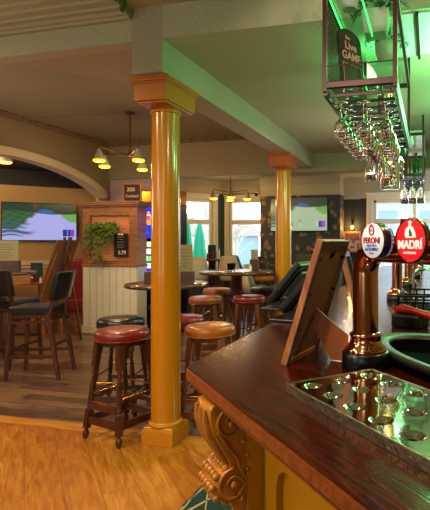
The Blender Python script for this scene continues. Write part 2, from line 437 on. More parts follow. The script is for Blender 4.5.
# ------------------------------------------------------------------ camera
cam = bpy.data.objects.new('camera', bpy.data.cameras.new('camera')); COL.objects.link(cam)
cam.location = (0, 0, CAMZ); cam.rotation_euler = (R(90), 0, YAW)
cd = cam.data; cd.sensor_fit = 'HORIZONTAL'; cd.sensor_width = 36; cd.lens = 36*F/430
cd.shift_x = -96/430; cd.shift_y = -13/430; cd.clip_start = .05; cd.clip_end = 300
S.camera = cam
vs = S.view_settings; vs.view_transform = 'Standard'; vs.look = 'None'; vs.gamma = 1; vs.use_curve_mapping = False; vs.exposure = .55
S.display_settings.display_device = 'sRGB'

# ------------------------------------------------------------------ room shell
XL, XR = -5.36, 2.2         # arch wall, wall behind the bar
YF = 2.84                   # face of the near downstand
YB = 7.10                   # face of the far downstand
YN = -2.6
H0, H1, H2 = 3.0, 2.78, 3.13
YBD = 3.2                   # parquet / boards border
struct('floor', MB().box((XL, YN, -.05), (XR, YBD-.12, 0)), 'parquet')
struct('floor_border', MB().box((XL, YBD-.12, -.05), (-1.3, YBD, .001)), 'border')
struct('floor_boards', MB().box((-9.6, YBD, -.05), (XR, 10.2, 0)).box((-9.6, 2.6, -.05), (XL, YBD, 0)), 'boards')
struct('ceiling', MB().box((XL-.15, YN, H0), (XR, YF+.1, H0+.08)), 'ceil_green')
struct('ceiling_bar', MB().box((-1.8, YF, H1), (XR, YB+.2, H1+.06)), 'ceil_green')
struct('ceiling_lounge', MB().box((XL-.15, YF, H2), (-1.75, YB+.2, H2+.06)), 'ceil_tan')
struct('ceiling_bay', MB().box((-7.6, YB+.2, H1), (XR, 10.4, H1+.06)), 'ceil_cream')
struct('wall_downstand', MB().box((XL, YF-.012, H1-.002), (XR, YF+.1, H0+.02)), 'emboss')
struct('trim_1', MB().prism([(XL, YF), (-1.95, YF), (-1.95, 3.95), (-3.03, 3.04), (XL, 3.03)], H1, H2), 'emboss_pink')
struct('trim_2', MB().box((-1.95, YF-.014, 2.56), (-1.72, YB, H2)), 'emboss_pink')
struct('trim_3', MB().box((XL, YB, 2.50), (XR, YB+.28, H2)), 'beamwall', bevel=.01)
# layered plaster cornice along the near downstand
pr = [(0, 2.925), (.03, 2.925), (.04, 2.94), (.06, 2.94), (.08, 2.955), (.12, 2.955), (.13, 2.968), (.19, 2.968), (.205, 2.98), (.26, 2.98), (.275, 2.99), (.36, 2.99), (.37, 3.0), (0, 3.0)]
mb = MB(); n = len(pr)
vv = [(XL, YF-.012-p, z) for p, z in pr]+[(-1.95, YF-.012-p, z) for p, z in pr]
mb.add(vv, [tuple(range(n)), tuple(range(n, 2*n))[::-1]]+[(i, n+i, n+(i+1) % n, (i+1) % n) for i in range(n)])
struct('trim_4', mb, 'ceil_cream')
mb = MB().prism([(0, 0), (.035, .0), (.025, -.035), (.008, -.065), (0, -.065)], 0, .03, Matrix.Translation((-1.945, YF-.12, 2.99)) @ Matrix.Rotation(R(90), 4, 'X'))
struct('trim_5', mb, 'leaf')
# arch wall, plane x = XL
AY, AZ, AA, AB = 5.2, 1.78, 2.1, .8
def archz(y): return AZ+AB*math.sqrt(max(0, 1-((y-AY)/AA)**2))
ys = [AY-AA*math.cos(PI*i/48) for i in range(49)]
ys = [y for y in ys if y < YB-.02]
poly = [(YN, 0), (YN, H2), (YB+.28, H2), (YB+.28, archz(YB-.03))]+[(YB-.03, archz(YB-.03))]+[(y, archz(y)) for y in reversed(ys)]+[(AY-AA, 0)]
TY = Matrix(((0, 0, 1, 0), (1, 0, 0, 0), (0, 1, 0, 0), (0, 0, 0, 1)))   # (y,z,x) -> (x,y,z)
struct('wall_left', MB().prism(poly, XL-.15, XL, TY), 'wall_upper')
def band(off0, off1, x0, x1, y1=YB-.01):
    mb = MB(); k = [AY-AA*math.cos(PI*i/60) for i in range(61)]; pts = []
    for i in range(61):
        t = PI*i/60; c, s_ = -math.cos(t), math.sin(t)
        a = (AY+(AA+off0)*c, AZ+(AB+off0)*s_); b = (AY+(AA+off1)*c, AZ+(AB+off1)*s_)
        if a[0] < y1 and b[0] < y1: pts.append((a, b))
    vs_ = []
    for a, b in pts: vs_ += [(x0, a[0], a[1]), (x1, a[0], a[1]), (x1, b[0], b[1]), (x0, b[0], b[1])]
    fs_ = []
    for i in range(len(pts)-1):
        for j in range(4): fs_.append((4*i+j, 4*(i+1)+j, 4*(i+1)+(j+1) % 4, 4*i+(j+1) % 4))
    return mb.add(vs_, fs_)
struct('trim_6', band(-.014, .07, XL-.17, XL+.025), 'archtrim')
struct('trim_7', band(.07, .09, XL-.01, XL+.045), 'archtrim')
# frieze border of leaf scrolls under the lounge ceiling
mb = MB(); mb.box((XL, 3.0, H2-.075), (XL+.03, YB, H2)); mb.box((XL, YB-.03, H2-.075), (-1.95, YB, H2))
k = 0; y = 3.1
while y < YB-.1:
    mb.sphere((XL+.035, y, H2-.04+.012*math.sin(k)), .026, 8, 5, (.6, 1.6, .8)); y += .11 if k % 3 else .19; k += 1
x = XL+.2
while x < -2.1:
    mb.sphere((x, YB-.035, H2-.045), .03, 8, 5, (1.5, .6, .8)); x += .16 if k % 3 else .28; k += 1
struct('trim_8', mb, 'cornice')
struct('trim_9', MB().tube([(XL+.03, 5.42, H2-.008), (-3.85, 5.5, H2-.008)], .009, 6), 'ceil_tan')
# walls outside the frame that close the room
struct('wall_right', MB().box((XR, YN, 0), (XR+.1, 10.3, H0+.1)), 'wall_tan')
# near wall with two tall windows behind the camera
mb = MB()
for a, b in ((XL, -4.6), (-3.0, -1.9), (-.3, XR)): mb.box((a, YN-.12, 0), (b, YN, H0))
for a, b in ((-4.6, -3.0), (-1.9, -.3)): mb.box((a, YN-.12, 0), (b, YN, .8)).box((a, YN-.12, 2.6), (b, YN, H0))
struct('wall_near', mb, 'wall_tan')
def window(n, w, z0, z1, bar, loc, rz, casing=.13, mull=0, depth=.1, transom=True):
    """casement with a transom light; local: faces -Y, x centred"""
    r = bpy.data.objects.new('window_%d' % n, None); link(r); r['kind'] = 'structure'; r.location = loc; r.rotation_euler = (0, 0, rz)
    fr = MB(); fw = .055; h = w/2
    fr.box((-h, -.0, z0), (-h+fw, .07, z1)).box((h-fw, 0, z0), (h, .07, z1)).box((-h, 0, z1-fw), (h, .07, z1)).box((-h, 0, z0), (h, .07, z0+fw))
    if transom: fr.box((-h, -.01, bar-.05), (h, .08, bar+.05))
    for m_ in range(mull): fr.box((-h+(m_+1)*w/(mull+1)-.035, -.005, z0), (-h+(m_+1)*w/(mull+1)+.035, .075, z1))
    # casement sashes
    part('window_frame', fr, 'trimwin', r, .006)
    cs = MB(); c = casing
    cs.box((-h-c, -.05, z0-.02), (-h, .02, z1)).box((h, -.05, z0-.02), (h+c, .02, z1)).box((-h-c, -.052, z1), (h+c, .022, z1+c-.02))
    cs.box((-h-c-.02, -.075, z1+c-.021), (h+c+.02, .024, z1+c+.02)).box((-h-c-.002, -.065, z0), (-h-c+.03, 0, z1+c-.022)).box((h+c-.03, -.065, z0), (h+c+.002, 0, z1+c-.022))
    part('window_casing', cs, 'trimwin', r, .006)
    part('window_sill', MB().box((-h-c-.03, -.14, z0-.05), (h+c+.03, .06, z0)), 'trimwin', r, .008)
    part('pane', MB().box((-h+fw, .033, z0+fw), (h-fw, .037, z1-fw)), 'pane', r)
    return r
def wall_seg(name, p, q, z0, z1, m, th=.12, hole=None):
    """vertical wall from p to q (thickness on the far side), hole = (t0,t1,z0,z1) in metres along"""
    p, q = Vector(p), Vector(q); L = (q-p).length; d = (q-p)/L
    T = Matrix(((d.x, -d.y, 0, p.x), (d.y, d.x, 0, p.y), (0, 0, 1, 0), (0, 0, 0, 1)))
    mb = MB()
    if hole:
        a, b, c, e = hole
        mb.box((0, 0, z0), (a, th, z1), T).box((b, 0, z0), (L, th, z1), T).box((a, 0, z0), (b, th, c), T).box((a, 0, e), (b, th, z1), T)
    else: mb.box((0, 0, z0), (L, th, z1), T)
    return struct(name, mb, m)
window(5, 1.6, .8, 2.6, 1.9, (-3.8, YN-.03, 0), PI)
window(6, 1.6, .8, 2.6, 1.9, (-1.1, YN-.03, 0), PI)
# arch room: diagonal wall with the television
dp, dq = Vector((-9.1, 3.72)), Vector((-5.30, 7.80))
dd = (dq-dp).normalized(); ang1 = math.atan2(dd.y, dd.x)
wall_seg('wall_snug', dp, dq, 0, 2.36, 'wall_tan')
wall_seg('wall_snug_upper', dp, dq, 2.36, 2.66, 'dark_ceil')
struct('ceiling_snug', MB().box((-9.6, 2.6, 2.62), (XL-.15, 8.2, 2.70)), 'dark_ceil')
struct('wall_snug_side', MB().box((-9.6, 2.6, 0), (-9.5, 8.2, 2.7)).box((-9.6, 2.5, 0), (XL-.1, 2.6, 2.7)).box((-9.6, 8.1, 0), (XL-.15, 8.2, 2.7)), 'wall_tan')
TD = Matrix(((dd.x, -dd.y, 0, dp.x), (dd.y, dd.x, 0, dp.y), (0, 0, 1, 0), (0, 0, 0, 1)))
struct('trim_10', MB().box((0, -.035, 1.05), (5.4, 0, 1.12), TD).box((0, -.02, 1.0), (5.4, 0, 1.03), TD), 'archtrim')
struct('baseboard_snug', MB().box((0, -.03, 0), (5.4, 0, .14), TD), 'screenwood')
# partition under the far downstand, behind the games machine
struct('wall_partition', MB().box((XL-.15, YB+.05, 0), (-4.35, YB+.2, 2.52)), mat('violet glow wall', '#b39aa0', .75))  # lavender put into the wall colour for the games machine's glow
# bay: left wall, diagonal with window, back with window, wallpapered breast, recess, window
struct('wall_bay_left', MB().box((-7.3, YB+.2, 0), (-5.35, YB+.28, H1)), 'wall_far')
wall_z = [(0, .95, 'lower')]
p1 = Vector((-6.75, 7.38)); p2 = Vector((-4.52, 9.86))
L = (p2-p1).length
# window centred on the diagonal
t1, t0 = L-.22, L-1.30
wall_seg('wall_bay_diagonal', p1, p2, 0, H1, 'wall_teal', hole=(t0, t1, .75, 2.36))
dv = (p2-p1)/L; wc = p1+dv*((t0+t1)/2)
window(1, t1-t0, .75, 2.36, 1.87, (wc.x-.0*dv.y, wc.y, 0), math.atan2(dv.y, dv.x), casing=.11)
window(2, .80, .75, 2.36, 1.87, (-3.95, 9.92, 0), 0, casing=.10)
mb = MB(); mb.box((-4.56, 9.9, 0), (-4.35, 10.0, H1)).box((-3.55, 9.9, 0), (-3.3, 10.0, H1)).box((-4.35, 9.9, 0), (-3.55, 10, .75)).box((-4.35, 9.9, 2.36), (-3.55, 10, H1))
struct('wall_bay_back', mb, 'wall_teal')
mb = MB(); mb.box((-4.62, 9.86, 2.50), (-3.42, 9.9, H1)).box((-4.62, 9.83, 2.60), (-3.42, 9.87, 2.66))
struct('trim_11', mb, 'wall_far')
TB = Matrix(((dv.x, -dv.y, 0, p1.x), (dv.y, dv.x, 0, p1.y), (0, 0, 1, 0), (0, 0, 0, 1)))
struct('trim_12', MB().box((0, -.04, 2.50), (L, 0, H1), TB).box((0, -.07, 2.60), (L, 0, 2.66), TB), 'wall_far')
struct('wall_breast', MB().box((-3.47, 9.5, 0), (-1.76, 10.0, 2.40)), 'floral')
struct('wall_breast_upper', MB().box((-3.47, 9.5, 2.40), (-1.76, 10.0, H1)), 'wall_far')
struct('trim_13', MB().box((-3.49, 9.46, 2.39), (-1.74, 9.52, 2.43)).box((-3.49, 9.45, 2.62), (-1.74, 9.5, H1)), 'wall_far', bevel=.006)
mb = MB(); mb.box((-1.76, 9.95, 0), (-1.2, 10.05, 2.34)); struct('wall_recess', mb, 'wall_dark')
mb = MB(); mb.box((-1.76, 9.95, 2.34), (XR, 10.05, H1)).box((-1.76, 9.92, 2.33), (-1.42, 9.96, 2.37)).box((-1.76, 9.9, 2.62), (XR, 9.95, H1)); struct('wall_back_upper', mb, 'wall_far')
mb = MB(); mb.box((-1.2, 9.95, 0), (XR, 10.05, .8)).box((1.35, 9.95, .8), (XR, 10.05, 2.34)); struct('wall_back', mb, 'wall_dark')
w3 = window(3, 2.5, .8, 2.30, 1.86, (.11, 9.98, 0), 0, casing=.14, mull=2)
mb = MB().box((-3.60, 9.86, 2.05), (-3.46, 9.9, 2.12)).tube([(-3.53, 9.86, 2.09), (-3.53, 9.78, 2.07)], .028, 8)

# ------------------------------------------------------------------ outdoors
single('ground', MB().box((-60, 10.3, -.45), (40, 90, -.35)).box((-60, 3, -.45), (-9.8, 10.3, -.35)), 'grass', 'pale paved ground outside the bay windows', 'paving')
bpy.data.objects['ground']['kind'] = 'structure'
def parasol(px, d, top, label):
    x, y = W(px, d)
    t = thing('parasol', label, 'parasol', (x, y, -.35), 0, None)
    zt = top+.35
    mb = MB(); nn = 16; prof = [(.015, zt), (.05, zt-.12), (.11, zt-.45), (.15, zt-.9), (.17, zt-1.25), (.13, zt-1.3)]
    vs_ = []
    for r_, z in prof:
        for k in range(nn): a = 2*PI*k/nn; q = r_*(1+.22*(k % 2)); vs_.append((q*math.cos(a), q*math.sin(a), z))
    mb.add(vs_, [(i*nn+k, i*nn+(k+1) % nn, (i+1)*nn+(k+1) % nn, (i+1)*nn+k) for i in range(len(prof)-1) for k in range(nn)], False)
    part('canopy', mb, 'greenfabric', t)
    part('pole', MB().tube([(0, 0, 0), (0, 0, zt+.04)], .025, 8), 'white', t)
    part('base', MB().lathe([(.25, 0), (.25, .05), (.05, .08)], n=16), 'blackmatt', t)
parasol(185, 12.3, 2.24, 'folded green parasol outside the bay, the taller one at the window edge')
parasol(199.5, 13.4, 2.02, 'folded green parasol outside the bay, seen lower and in mid window')
hx, hy = W(247, 34)
t = thing('garden_hut', 'small blue hut with a pale hipped roof outside the window', 'hut', (hx, hy, -.4), YAW)
part('wall', MB().box((-.75, -.7, 0), (.75, .7, 2.3)), 'outblue', t)
part('roof', MB().add([(-1.2, -1, 2.25), (1.2, -1, 2.25), (1.2, 1, 2.25), (-1.2, 1, 2.25), (0, 0, 3.45)], [(0, 1, 4), (1, 2, 4), (2, 3, 4), (3, 0, 4), (3, 2, 1, 0)]), 'outroof', t)
hx, hy = W(385, 30)
t = thing('neighbouring_house', 'pale house across the way seen through the wide window', 'house', (hx, hy, -.4), YAW)
part('wall', MB().box((-4, 0, 0), (7, 5, 4.6)), 'outwall', t)
part('roof', MB().beam((-4.5, -.3, 4.6), (7.5, -.3, 4.75), .5, .2), 'outroof', t)
for k in range(3): part('window', MB().box((-3+2.6*k, -.04, 2.6), (-1.8+2.6*k, .02, 3.8)), 'outblue', t)
def tree(px, d, h, label, sd):
    random.seed(sd); x, y = W(px, d)
    t = thing('bare_tree', label, 'tree', (x, y, -.4))
    tr = MB().tube([(0, 0, 0), (.05, 0, h*.3), (0, 0, h*.6)], [.12, .09, .05], 8)
    part('trunk', tr, 'bark', t); br = MB()
    for i in range(26):
        a = random.uniform(0, 2*PI); z0 = random.uniform(h*.25, h*.58); L_ = random.uniform(.5, 1.4)
        e = Vector((math.cos(a)*L_, math.sin(a)*L_, z0+L_*random.uniform(.5, 1.2))); br.tube([(0, 0, z0), e*.5+Vector((0, 0, z0*.5+.05)), e], [.03, .02, .006], 5)
        for j in range(4):
            f_ = e*random.uniform(.5, 1)+Vector((0, 0, z0*.0)); f_ = Vector((e.x*.7, e.y*.7, z0+(e.z-z0)*.7)); g_ = f_+Vector((random.uniform(-.4, .4), random.uniform(-.4, .4), random.uniform(.1, .5))); br.tube([f_, g_], [.012, .004], 4)
    part('branches', br, 'bark', t)
tree(192, 17, 5, 'bare pale tree outside behind the folded parasols', 3)
tree(207, 21, 5.5, 'bare pale tree outside, seen at the inner edge of the parasol window', 5)
tree(236, 20, 4, 'bare pale tree outside beside the blue hut', 8)
random.seed(11)

# ------------------------------------------------------------------ columns
def column(x, y, label, capm, shaft_top=2.40):
    t = thing('column', label, 'column', (x, y, 0))
    b = MB(); b.box((-.12, -.12, 0), (.12, .12, .10))
    b.add([(-.12, -.12, .10), (.12, -.12, .10), (.12, .12, .10), (-.12, .12, .10), (-.108, -.108, .125), (.108, -.108, .125), (.108, .108, .125), (-.108, .108, .125)], [(0, 1, 5, 4), (1, 2, 6, 5), (2, 3, 7, 6), (3, 0, 4, 7), (4, 5, 6, 7)])
    b.lathe([(.118, .12), (.124, .132), (.12, .145), (.108, .15), (.104, .162)], n=40, cap=False)
    part('base', b, 'ochre', t, .004)
    part('shaft', MB().lathe([(.105, .12), (.1045, .5), (.1035, 1.2), (.101, 1.8), (.098, 2.36)], n=48), 'ochre', t)
    c = MB()
    c.lathe([(.098, 2.345), (.108, 2.352), (.108, 2.368), (.098, 2.375), (.098, 2.40)], n=40, cap=False)
    for w, l, z0, z1 in ((.110, .185, 2.385, 2.40), (.125, .205, 2.40, 2.515), (.132, .212, 2.515, 2.527), (.145, .225, 2.527, 2.545), (.152, .232, 2.545, 2.56)):
        c.box((-w, -l, z0), (w, l, z1))
    part('capital', c, capm, t, .003)
column(-1.853, 3.094, 'ochre yellow round column with square plinth, the near one beside the red stool', 'ochre_cap')
column(-1.853, 5.944, 'ochre yellow round column with reddish capital, the farther and slimmer one', 'ochre_red')

# ------------------------------------------------------------------ bar
bx, by = -.627, 1.152
def uv(u, v): return ((u+v)/math.sqrt(2), (u-v)/math.sqrt(2))   # u across the near facet, v along it towards the viewer side
u0 = (bx+by)/math.sqrt(2); v0 = (bx-by)/math.sqrt(2)
far_y = 6.7
def outline(o, inner):
    # o: inset of the customer side, inner: width adj
    c = (bx+o, by+.4142*o)
    near = uv(u0+o, v0+1.9); near_in = uv(u0+.86-inner, v0+1.9)
    xin = .14-inner; s_ = (u0+.86-inner)*math.sqrt(2)
    return [c, near, near_in, (xin, s_-xin), (xin, far_y), (bx+o, far_y)]
top = MB().prism(outline(0, 0), 1.062, 1.10)
o = single('worktop', top, 'darkwood', 'dark stained glossy timber bar top with a chamfered corner', 'bar top', bevel=.008)
# worn edge moulding as a child part
em = MB().prism(outline(.012, .0), 1.046, 1.0619)
part('edge_moulding', em, 'baredge', o, .004)
et = MB()
ol = outline(-.001, 0)
for a, b in ((ol[5], ol[0]), (ol[0], ol[1])):
    et.beam((a[0], a[1], 1.079), (b[0], b[1], 1.079), .004, .026)
part('edge_strip', et, 'baredge', o, .001)
bar = thing('bar_counter', 'ochre painted bar front with pilasters and a carved corbel', 'bar')
O1 = .15
part('body', MB().prism(outline(O1, .06), .0, 1.046), 'ochre_bar', bar)
nv = Vector((-1, -1, 0))/math.sqrt(2); tv = Vector((1, -1, 0))/math.sqrt(2)
fc = Vector((bx+O1, by+.4142*O1, 0))   # body corner
def nf(t, n_, z): return fc+tv*t+nv*n_+Vector((0, 0, z))
def nbox(mb, t0, t1, n0, n1, z0, z1):
    P = [nf(t0, n0, z0), nf(t1, n0, z0), nf(t1, n1, z0), nf(t0, n1, z0), nf(t0, n0, z1), nf(t1, n0, z1), nf(t1, n1, z1), nf(t0, n1, z1)]
    return mb.add(P, [(0, 1, 2, 3), (7, 6, 5, 4), (4, 5, 1, 0), (5, 6, 2, 1), (6, 7, 3, 2), (7, 4, 0, 3)])
PT0, PT1 = .03, .135
pil = MB(); nbox(pil, PT0, PT1, -.01, .062, 0, 1.046)
part('pilaster', pil, 'ochre_bar', bar, .004)
pil2 = MB(); nbox(pil2, 1.45, 1.56, -.01, .062, 0, 1.046); part('pilaster', pil2, 'ochre_bar', bar, .004)
# panelling: rails, and a shaped frame whose top corners are ogee notched
pf = MB(); nbox(pf, PT1, 1.45, 0, .018, .96, 1.046)
nbox(pf, PT1, 1.45, 0, .018, 0, .16)
for a in (PT1, .53, .97, 1.40): nbox(pf, a, a+.065, 0, .018, .16, .96)
# shaped shoulders under the top rail
for a in (PT1+.065, .595, 1.035):
    b = a+.38 if a > .2 else .53
    b = {PT1+.065: .53, .595: .97, 1.035: 1.40}[a]
    pts = [(a, .96), (a, .86)]
    for k in range(7): pts.append((a+.05*(1-math.cos(PI/2*k/6))+.0, .86+.05*math.sin(PI/2*k/6)))
    pts += [(b-.05, .91)]
    for k in range(7): pts.append((b-.05+.05*math.sin(PI/2*k/6), .91-.05*(1-math.cos(PI/2*k/6))))
    pts += [(b, .96)]
    n = len(pts); vs_ = [nf(p[0], 0, p[1]) for p in pts]+[nf(p[0], .017, p[1]) for p in pts]
    pf.add(vs_, [tuple(range(n)), tuple(range(n, 2*n))[::-1]]+[(i, (i+1) % n, n+(i+1) % n, n+i) for i in range(n)])
part('panelling', pf, 'ochre_bar', bar, .003)
sk = MB(); nbox(sk, PT1, 1.45, 0, .03, 0, .12)
part('skirting', sk, 'ochre_bar', bar, .004)
# corbel: S scroll profile in (n, z), extruded along t
def corbel_profile():
    pts = [(0, 1.046), (.098, 1.046), (.104, 1.036), (.103, 1.02), (.100, 1.0), (.094, .980), (.085, .960), (.075, .942), (.066, .926), (.058, .912), (.053, .900), (.052, .892)]
    for k in range(12):
        a = R(75-205*k/11); pts.append((.046+.043*math.cos(a), .853+.041*math.sin(a)))
    for k in range(7):
        a = R(50-190*k/6); pts.append((.026+.024*math.cos(a), .806+.022*math.sin(a)))
    return pts+[(.008, .780), (0, .772)]
cp = corbel_profile(); n = len(cp)
cb = MB(); c0, c1 = PT0+.002, PT1-.006
nb = .050
ts = [c0, c0+.006, c0+.03, (c0+c1)/2, c1-.03, c1-.006, c1]; grow = [-.004, 0, .004, .010, .004, 0, -.004]
vs_ = []
for t_, g_ in zip(ts, grow):
    for i, (a, z) in enumerate(cp):
        vs_.append(nf(t_, nb+a*(1+(g_*6 if a > .02 else 0)), z))
fs_ = [(j*n+i, j*n+i+1, (j+1)*n+i+1, (j+1)*n+i) for j in range(len(ts)-1) for i in range(n-1)]
cb.add(vs_, fs_, True); cb.add(vs_[:n], [tuple(range(n))]); cb.add(vs_[-n:], [tuple(range(n))[::-1]])
co = part('corbel', cb, 'corbel', bar, label='carved acanthus scroll corbel in glossy amber')
# raised spirals and ridges on the flank and front
sc = MB()
for side, off in ((c1, .002), (c0, -.002)):
    for cx, cz, r0, r1, turns, a0, sg in ((.052, 1.000, .036, .006, 1.5, 60, -1), (.046, .853, .040, .006, 1.7, 90, -1)):
        P = []
        for k in range(40):
            f_ = k/39; a = R(a0)+sg*turns*2*PI*f_; r_ = r0+(r1-r0)*f_; P.append(nf(side+off, nb+cx+r_*math.cos(a), cz+r_*math.sin(a)))
        sc.tube(P, [.0048-.002*k/39 for k in range(40)], 7)
    P = [nf(side+off, nb+a, z) for a, z in ((.085, .985), (.06, .945), (.035, .915), (.030, .89), (.012, .86), (.008, .80))]
    sc.tube(P, .0042, 7)
    for cx, cz in ((.052, 1.0), (.046, .853)): sc.sphere(nf(side+off, nb+cx, cz), .010, 10, 6)
    for k in range(7): sc.sphere(nf(side+off, nb+.016+.008*math.sin(k*1.3), 1.02-.034*k), .0075, 8, 5)
part('scroll_ridge', sc, 'corbel', co)
lf = MB()
for t_ in (c0+.018, (c0+c1)/2, c1-.018):
    P = [nf(t_, nb+a*1.03+.003, z) for a, z in cp[2:12]]
    lf.tube(P, [.004, .007, .0085, .0090, .0090, .0085, .008, .0065, .005, .003], 8)
for k in range(6):
    for j in range(5):
        a, z = cp[12+k*2]; lf.sphere(nf(c0+.011+j*.0195, nb+a*1.03+.003, z), .0095, 8, 6)
part('acanthus_leaf', lf, 'corbel', co)
for j in range(3): part('bead_drop', MB().sphere(nf(c0+.02+j*.028, nb+.020, .785), .012, 10, 6, (1, 1, 1.4)), 'corbel', co)
# floor carpet along the bar: teal with beige rays
cp_o = part('carpet', MB().prism([(-1.3, -2.0), (.80, -2.0), (.80, -.14), (-.505, 1.17), (-.505, 3.14), (-1.3, 3.14)], 0, .006), 'carpetbase')
tag(cp_o, 'teal carpet strip with beige star rays along the bar foot', 'carpet')
ln = MB()
cell = .46
def seg(a, b, w):
    a, b = Vector((a[0], a[1], .0065)), Vector((b[0], b[1], .0065)); d = (b-a).normalized(); x = Vector((-d.y, d.x, 0))*w/2
    ok = all(-1.29 < p.x < .9 and -2 < p.y < 3.13 for p in (a, b))
    if ok: ln.add([a-x, a+x, b+x*.55, b-x*.55], [(0, 3, 2, 1)])
for i in range(-1, 6):
    for j in range(-5, 8):
        cx, cy = -1.29+i*cell+.02, 2.6-j*cell*.8+(.18 if i % 2 else 0)
        for k in range(8):
            a = R(22+45*k); L_ = .24 if k % 2 else .30
            seg((cx+.015*math.cos(a), cy+.015*math.sin(a)), (max(-1.288, cx+L_*math.cos(a)), cy+L_*math.sin(a)), .022 if k % 2 else .012)
part('ray_pattern', ln, 'carpetline', cp_o)

# drip tray on the bar, aligned with the near facet
TA = Matrix.Rotation(R(-45), 4, 'Z')    # local x along v (towards viewer), local y along u
def facet(u, v, z=1.10):
    p = uv(u, v); return Matrix.Translation((p[0], p[1], z)) @ TA
tu0, tu1 = .495, .723; tv0 = -.918; TL = .77
tl = uv(tu0, tv0)
tr = thing('drip_tray', 'mirror polished steel drip tray with flared drain holes reflecting green light', 'drip tray', (tl[0], tl[1], 1.10), R(-45))
TW = tu1-tu0
# plate with real holes: grid of cells, each cell a square ring around a round hole
plate = MB(); rims = MB(); holes = MB()
cols_ = 10; rows_ = 3
cw, ch = TL/cols_, TW/rows_
cells = [(i, j) for i in range(cols_) for j in range(rows_)]
hn = 32; hr = .0215
for i, j in cells:
    ox = .0
    x0, x1, y0_, y1_ = i*cw, (i+1)*cw, j*ch, (j+1)*ch
    cx = (x0+x1)/2+(.0 if j else .0); cy = (y0_+y1_)/2
    inner = [(cx+hr*math.cos(2*PI*k/hn), cy+hr*math.sin(2*PI*k/hn)) for k in range(hn)]
    outer = []
    for k in range(hn):
        a = 2*PI*k/hn; c_, s_ = math.cos(a), math.sin(a); m_ = min((cw/2)/abs(c_) if abs(c_) > 1e-6 else 9, (ch/2)/abs(s_) if abs(s_) > 1e-6 else 9)
        outer.append((cx+c_*m_, cy+s_*m_))
    # snap the corners
    for qx, qy in ((x0, y0_), (x1, y0_), (x1, y1_), (x0, y1_)):
        kk = min(range(hn), key=lambda q: (outer[q][0]-qx)**2+(outer[q][1]-qy)**2); outer[kk] = (qx, qy)
    vs_ = [(p[0], p[1], .020) for p in inner]+[(p[0], p[1], .020) for p in outer]
    plate.add(vs_, [(k, hn+k, hn+(k+1) % hn, (k+1) % hn) for k in range(hn)], False)
    rm_ = MB().lathe([(hr+.001, .0202), (hr-.004, .0185), (hr-.011, .0125), (hr-.013, .011)], (cx, cy, 0), 28, cap=False)
    for k in range(10):
        a = 2*PI*k/10
        rm_.leaf((cx+(hr-.003)*math.cos(a), cy+(hr-.003)*math.sin(a), .0195), (math.cos(a+PI), math.sin(a+PI), -.5), .010, .004)
    ro = part('drain_rim', rm_, 'chrome', tr)
    part('drain_hole', MB().lathe([(hr-.0125, .0110), (1e-4, .0108)], (cx, cy, 0), 20, cap=False), 'blackmatt', ro)
part('top_plate', plate, 'steel', tr)
ed = MB().box((-.004, -.004, 0), (TL+.004, 0, .0215)).box((-.004, TW, 0), (TL+.004, TW+.004, .0215)).box((-.004, 0, 0), (0, TW, .0215)).box((TL, 0, 0), (TL+.004, TW, .0215))
part('edge_lip', ed, 'steel_scratch', tr, .001)

# ------------------------------------------------------------------ beer fonts
def lathe_part(name, prof, m, parent, n=28): return part(name, MB().lathe(prof, n=n, cap=False), m, parent)
# bridge font with the two round lenses
f1x, f1y = W(365.5, 1.27)
font = thing('beer_font', 'copper bridge beer font with a curved neck carrying two round badges', 'beer tap', (f1x, f1y, 1.10), R(-45))
part('foot', MB().lathe([(.060, 0), (.063, .004), (.063, .038), (.058, .042), (.001, .043)], n=36), 'black', font)
part('flange', MB().lathe([(.056, .042), (.057, .046), (.054, .052), (.046, .058), (.041, .068), (.040, .078), (.043, .082), (.043, .088), (.035, .092)], n=36, cap=False), 'copper', font)
P = [(0, 0, .08)]; z1 = .250
P += [(0, 0, .16), (0, 0, z1)]
Rb = .062
for k in range(1, 9):
    a = PI/2*k/8; P.append((Rb*(1-math.cos(a)), 0, z1+Rb*math.sin(a)))
P += [(.14, 0, z1+Rb), (.75, 0, z1+Rb)]
part('copper_pipe', MB().tube(P, .034, 28), 'copper', font)
for k, xx in enumerate((.72,)): part('far_leg', MB().tube([(xx, 0, .04), (xx, 0, z1+Rb)], .034, 20), 'copper', font)
for px_, pd in ((.02, 0), (.235, 1), (.45, 0), (.60, 1)):
    sp_ = MB().tube([(px_+.05, -.03, z1+Rb), (px_+.05, -.085, z1+Rb-.005), (px_+.05, -.105, z1+Rb-.03), (px_+.05, -.105, z1+Rb-.07)], [.013, .012, .010, .007], 12) if pd else None
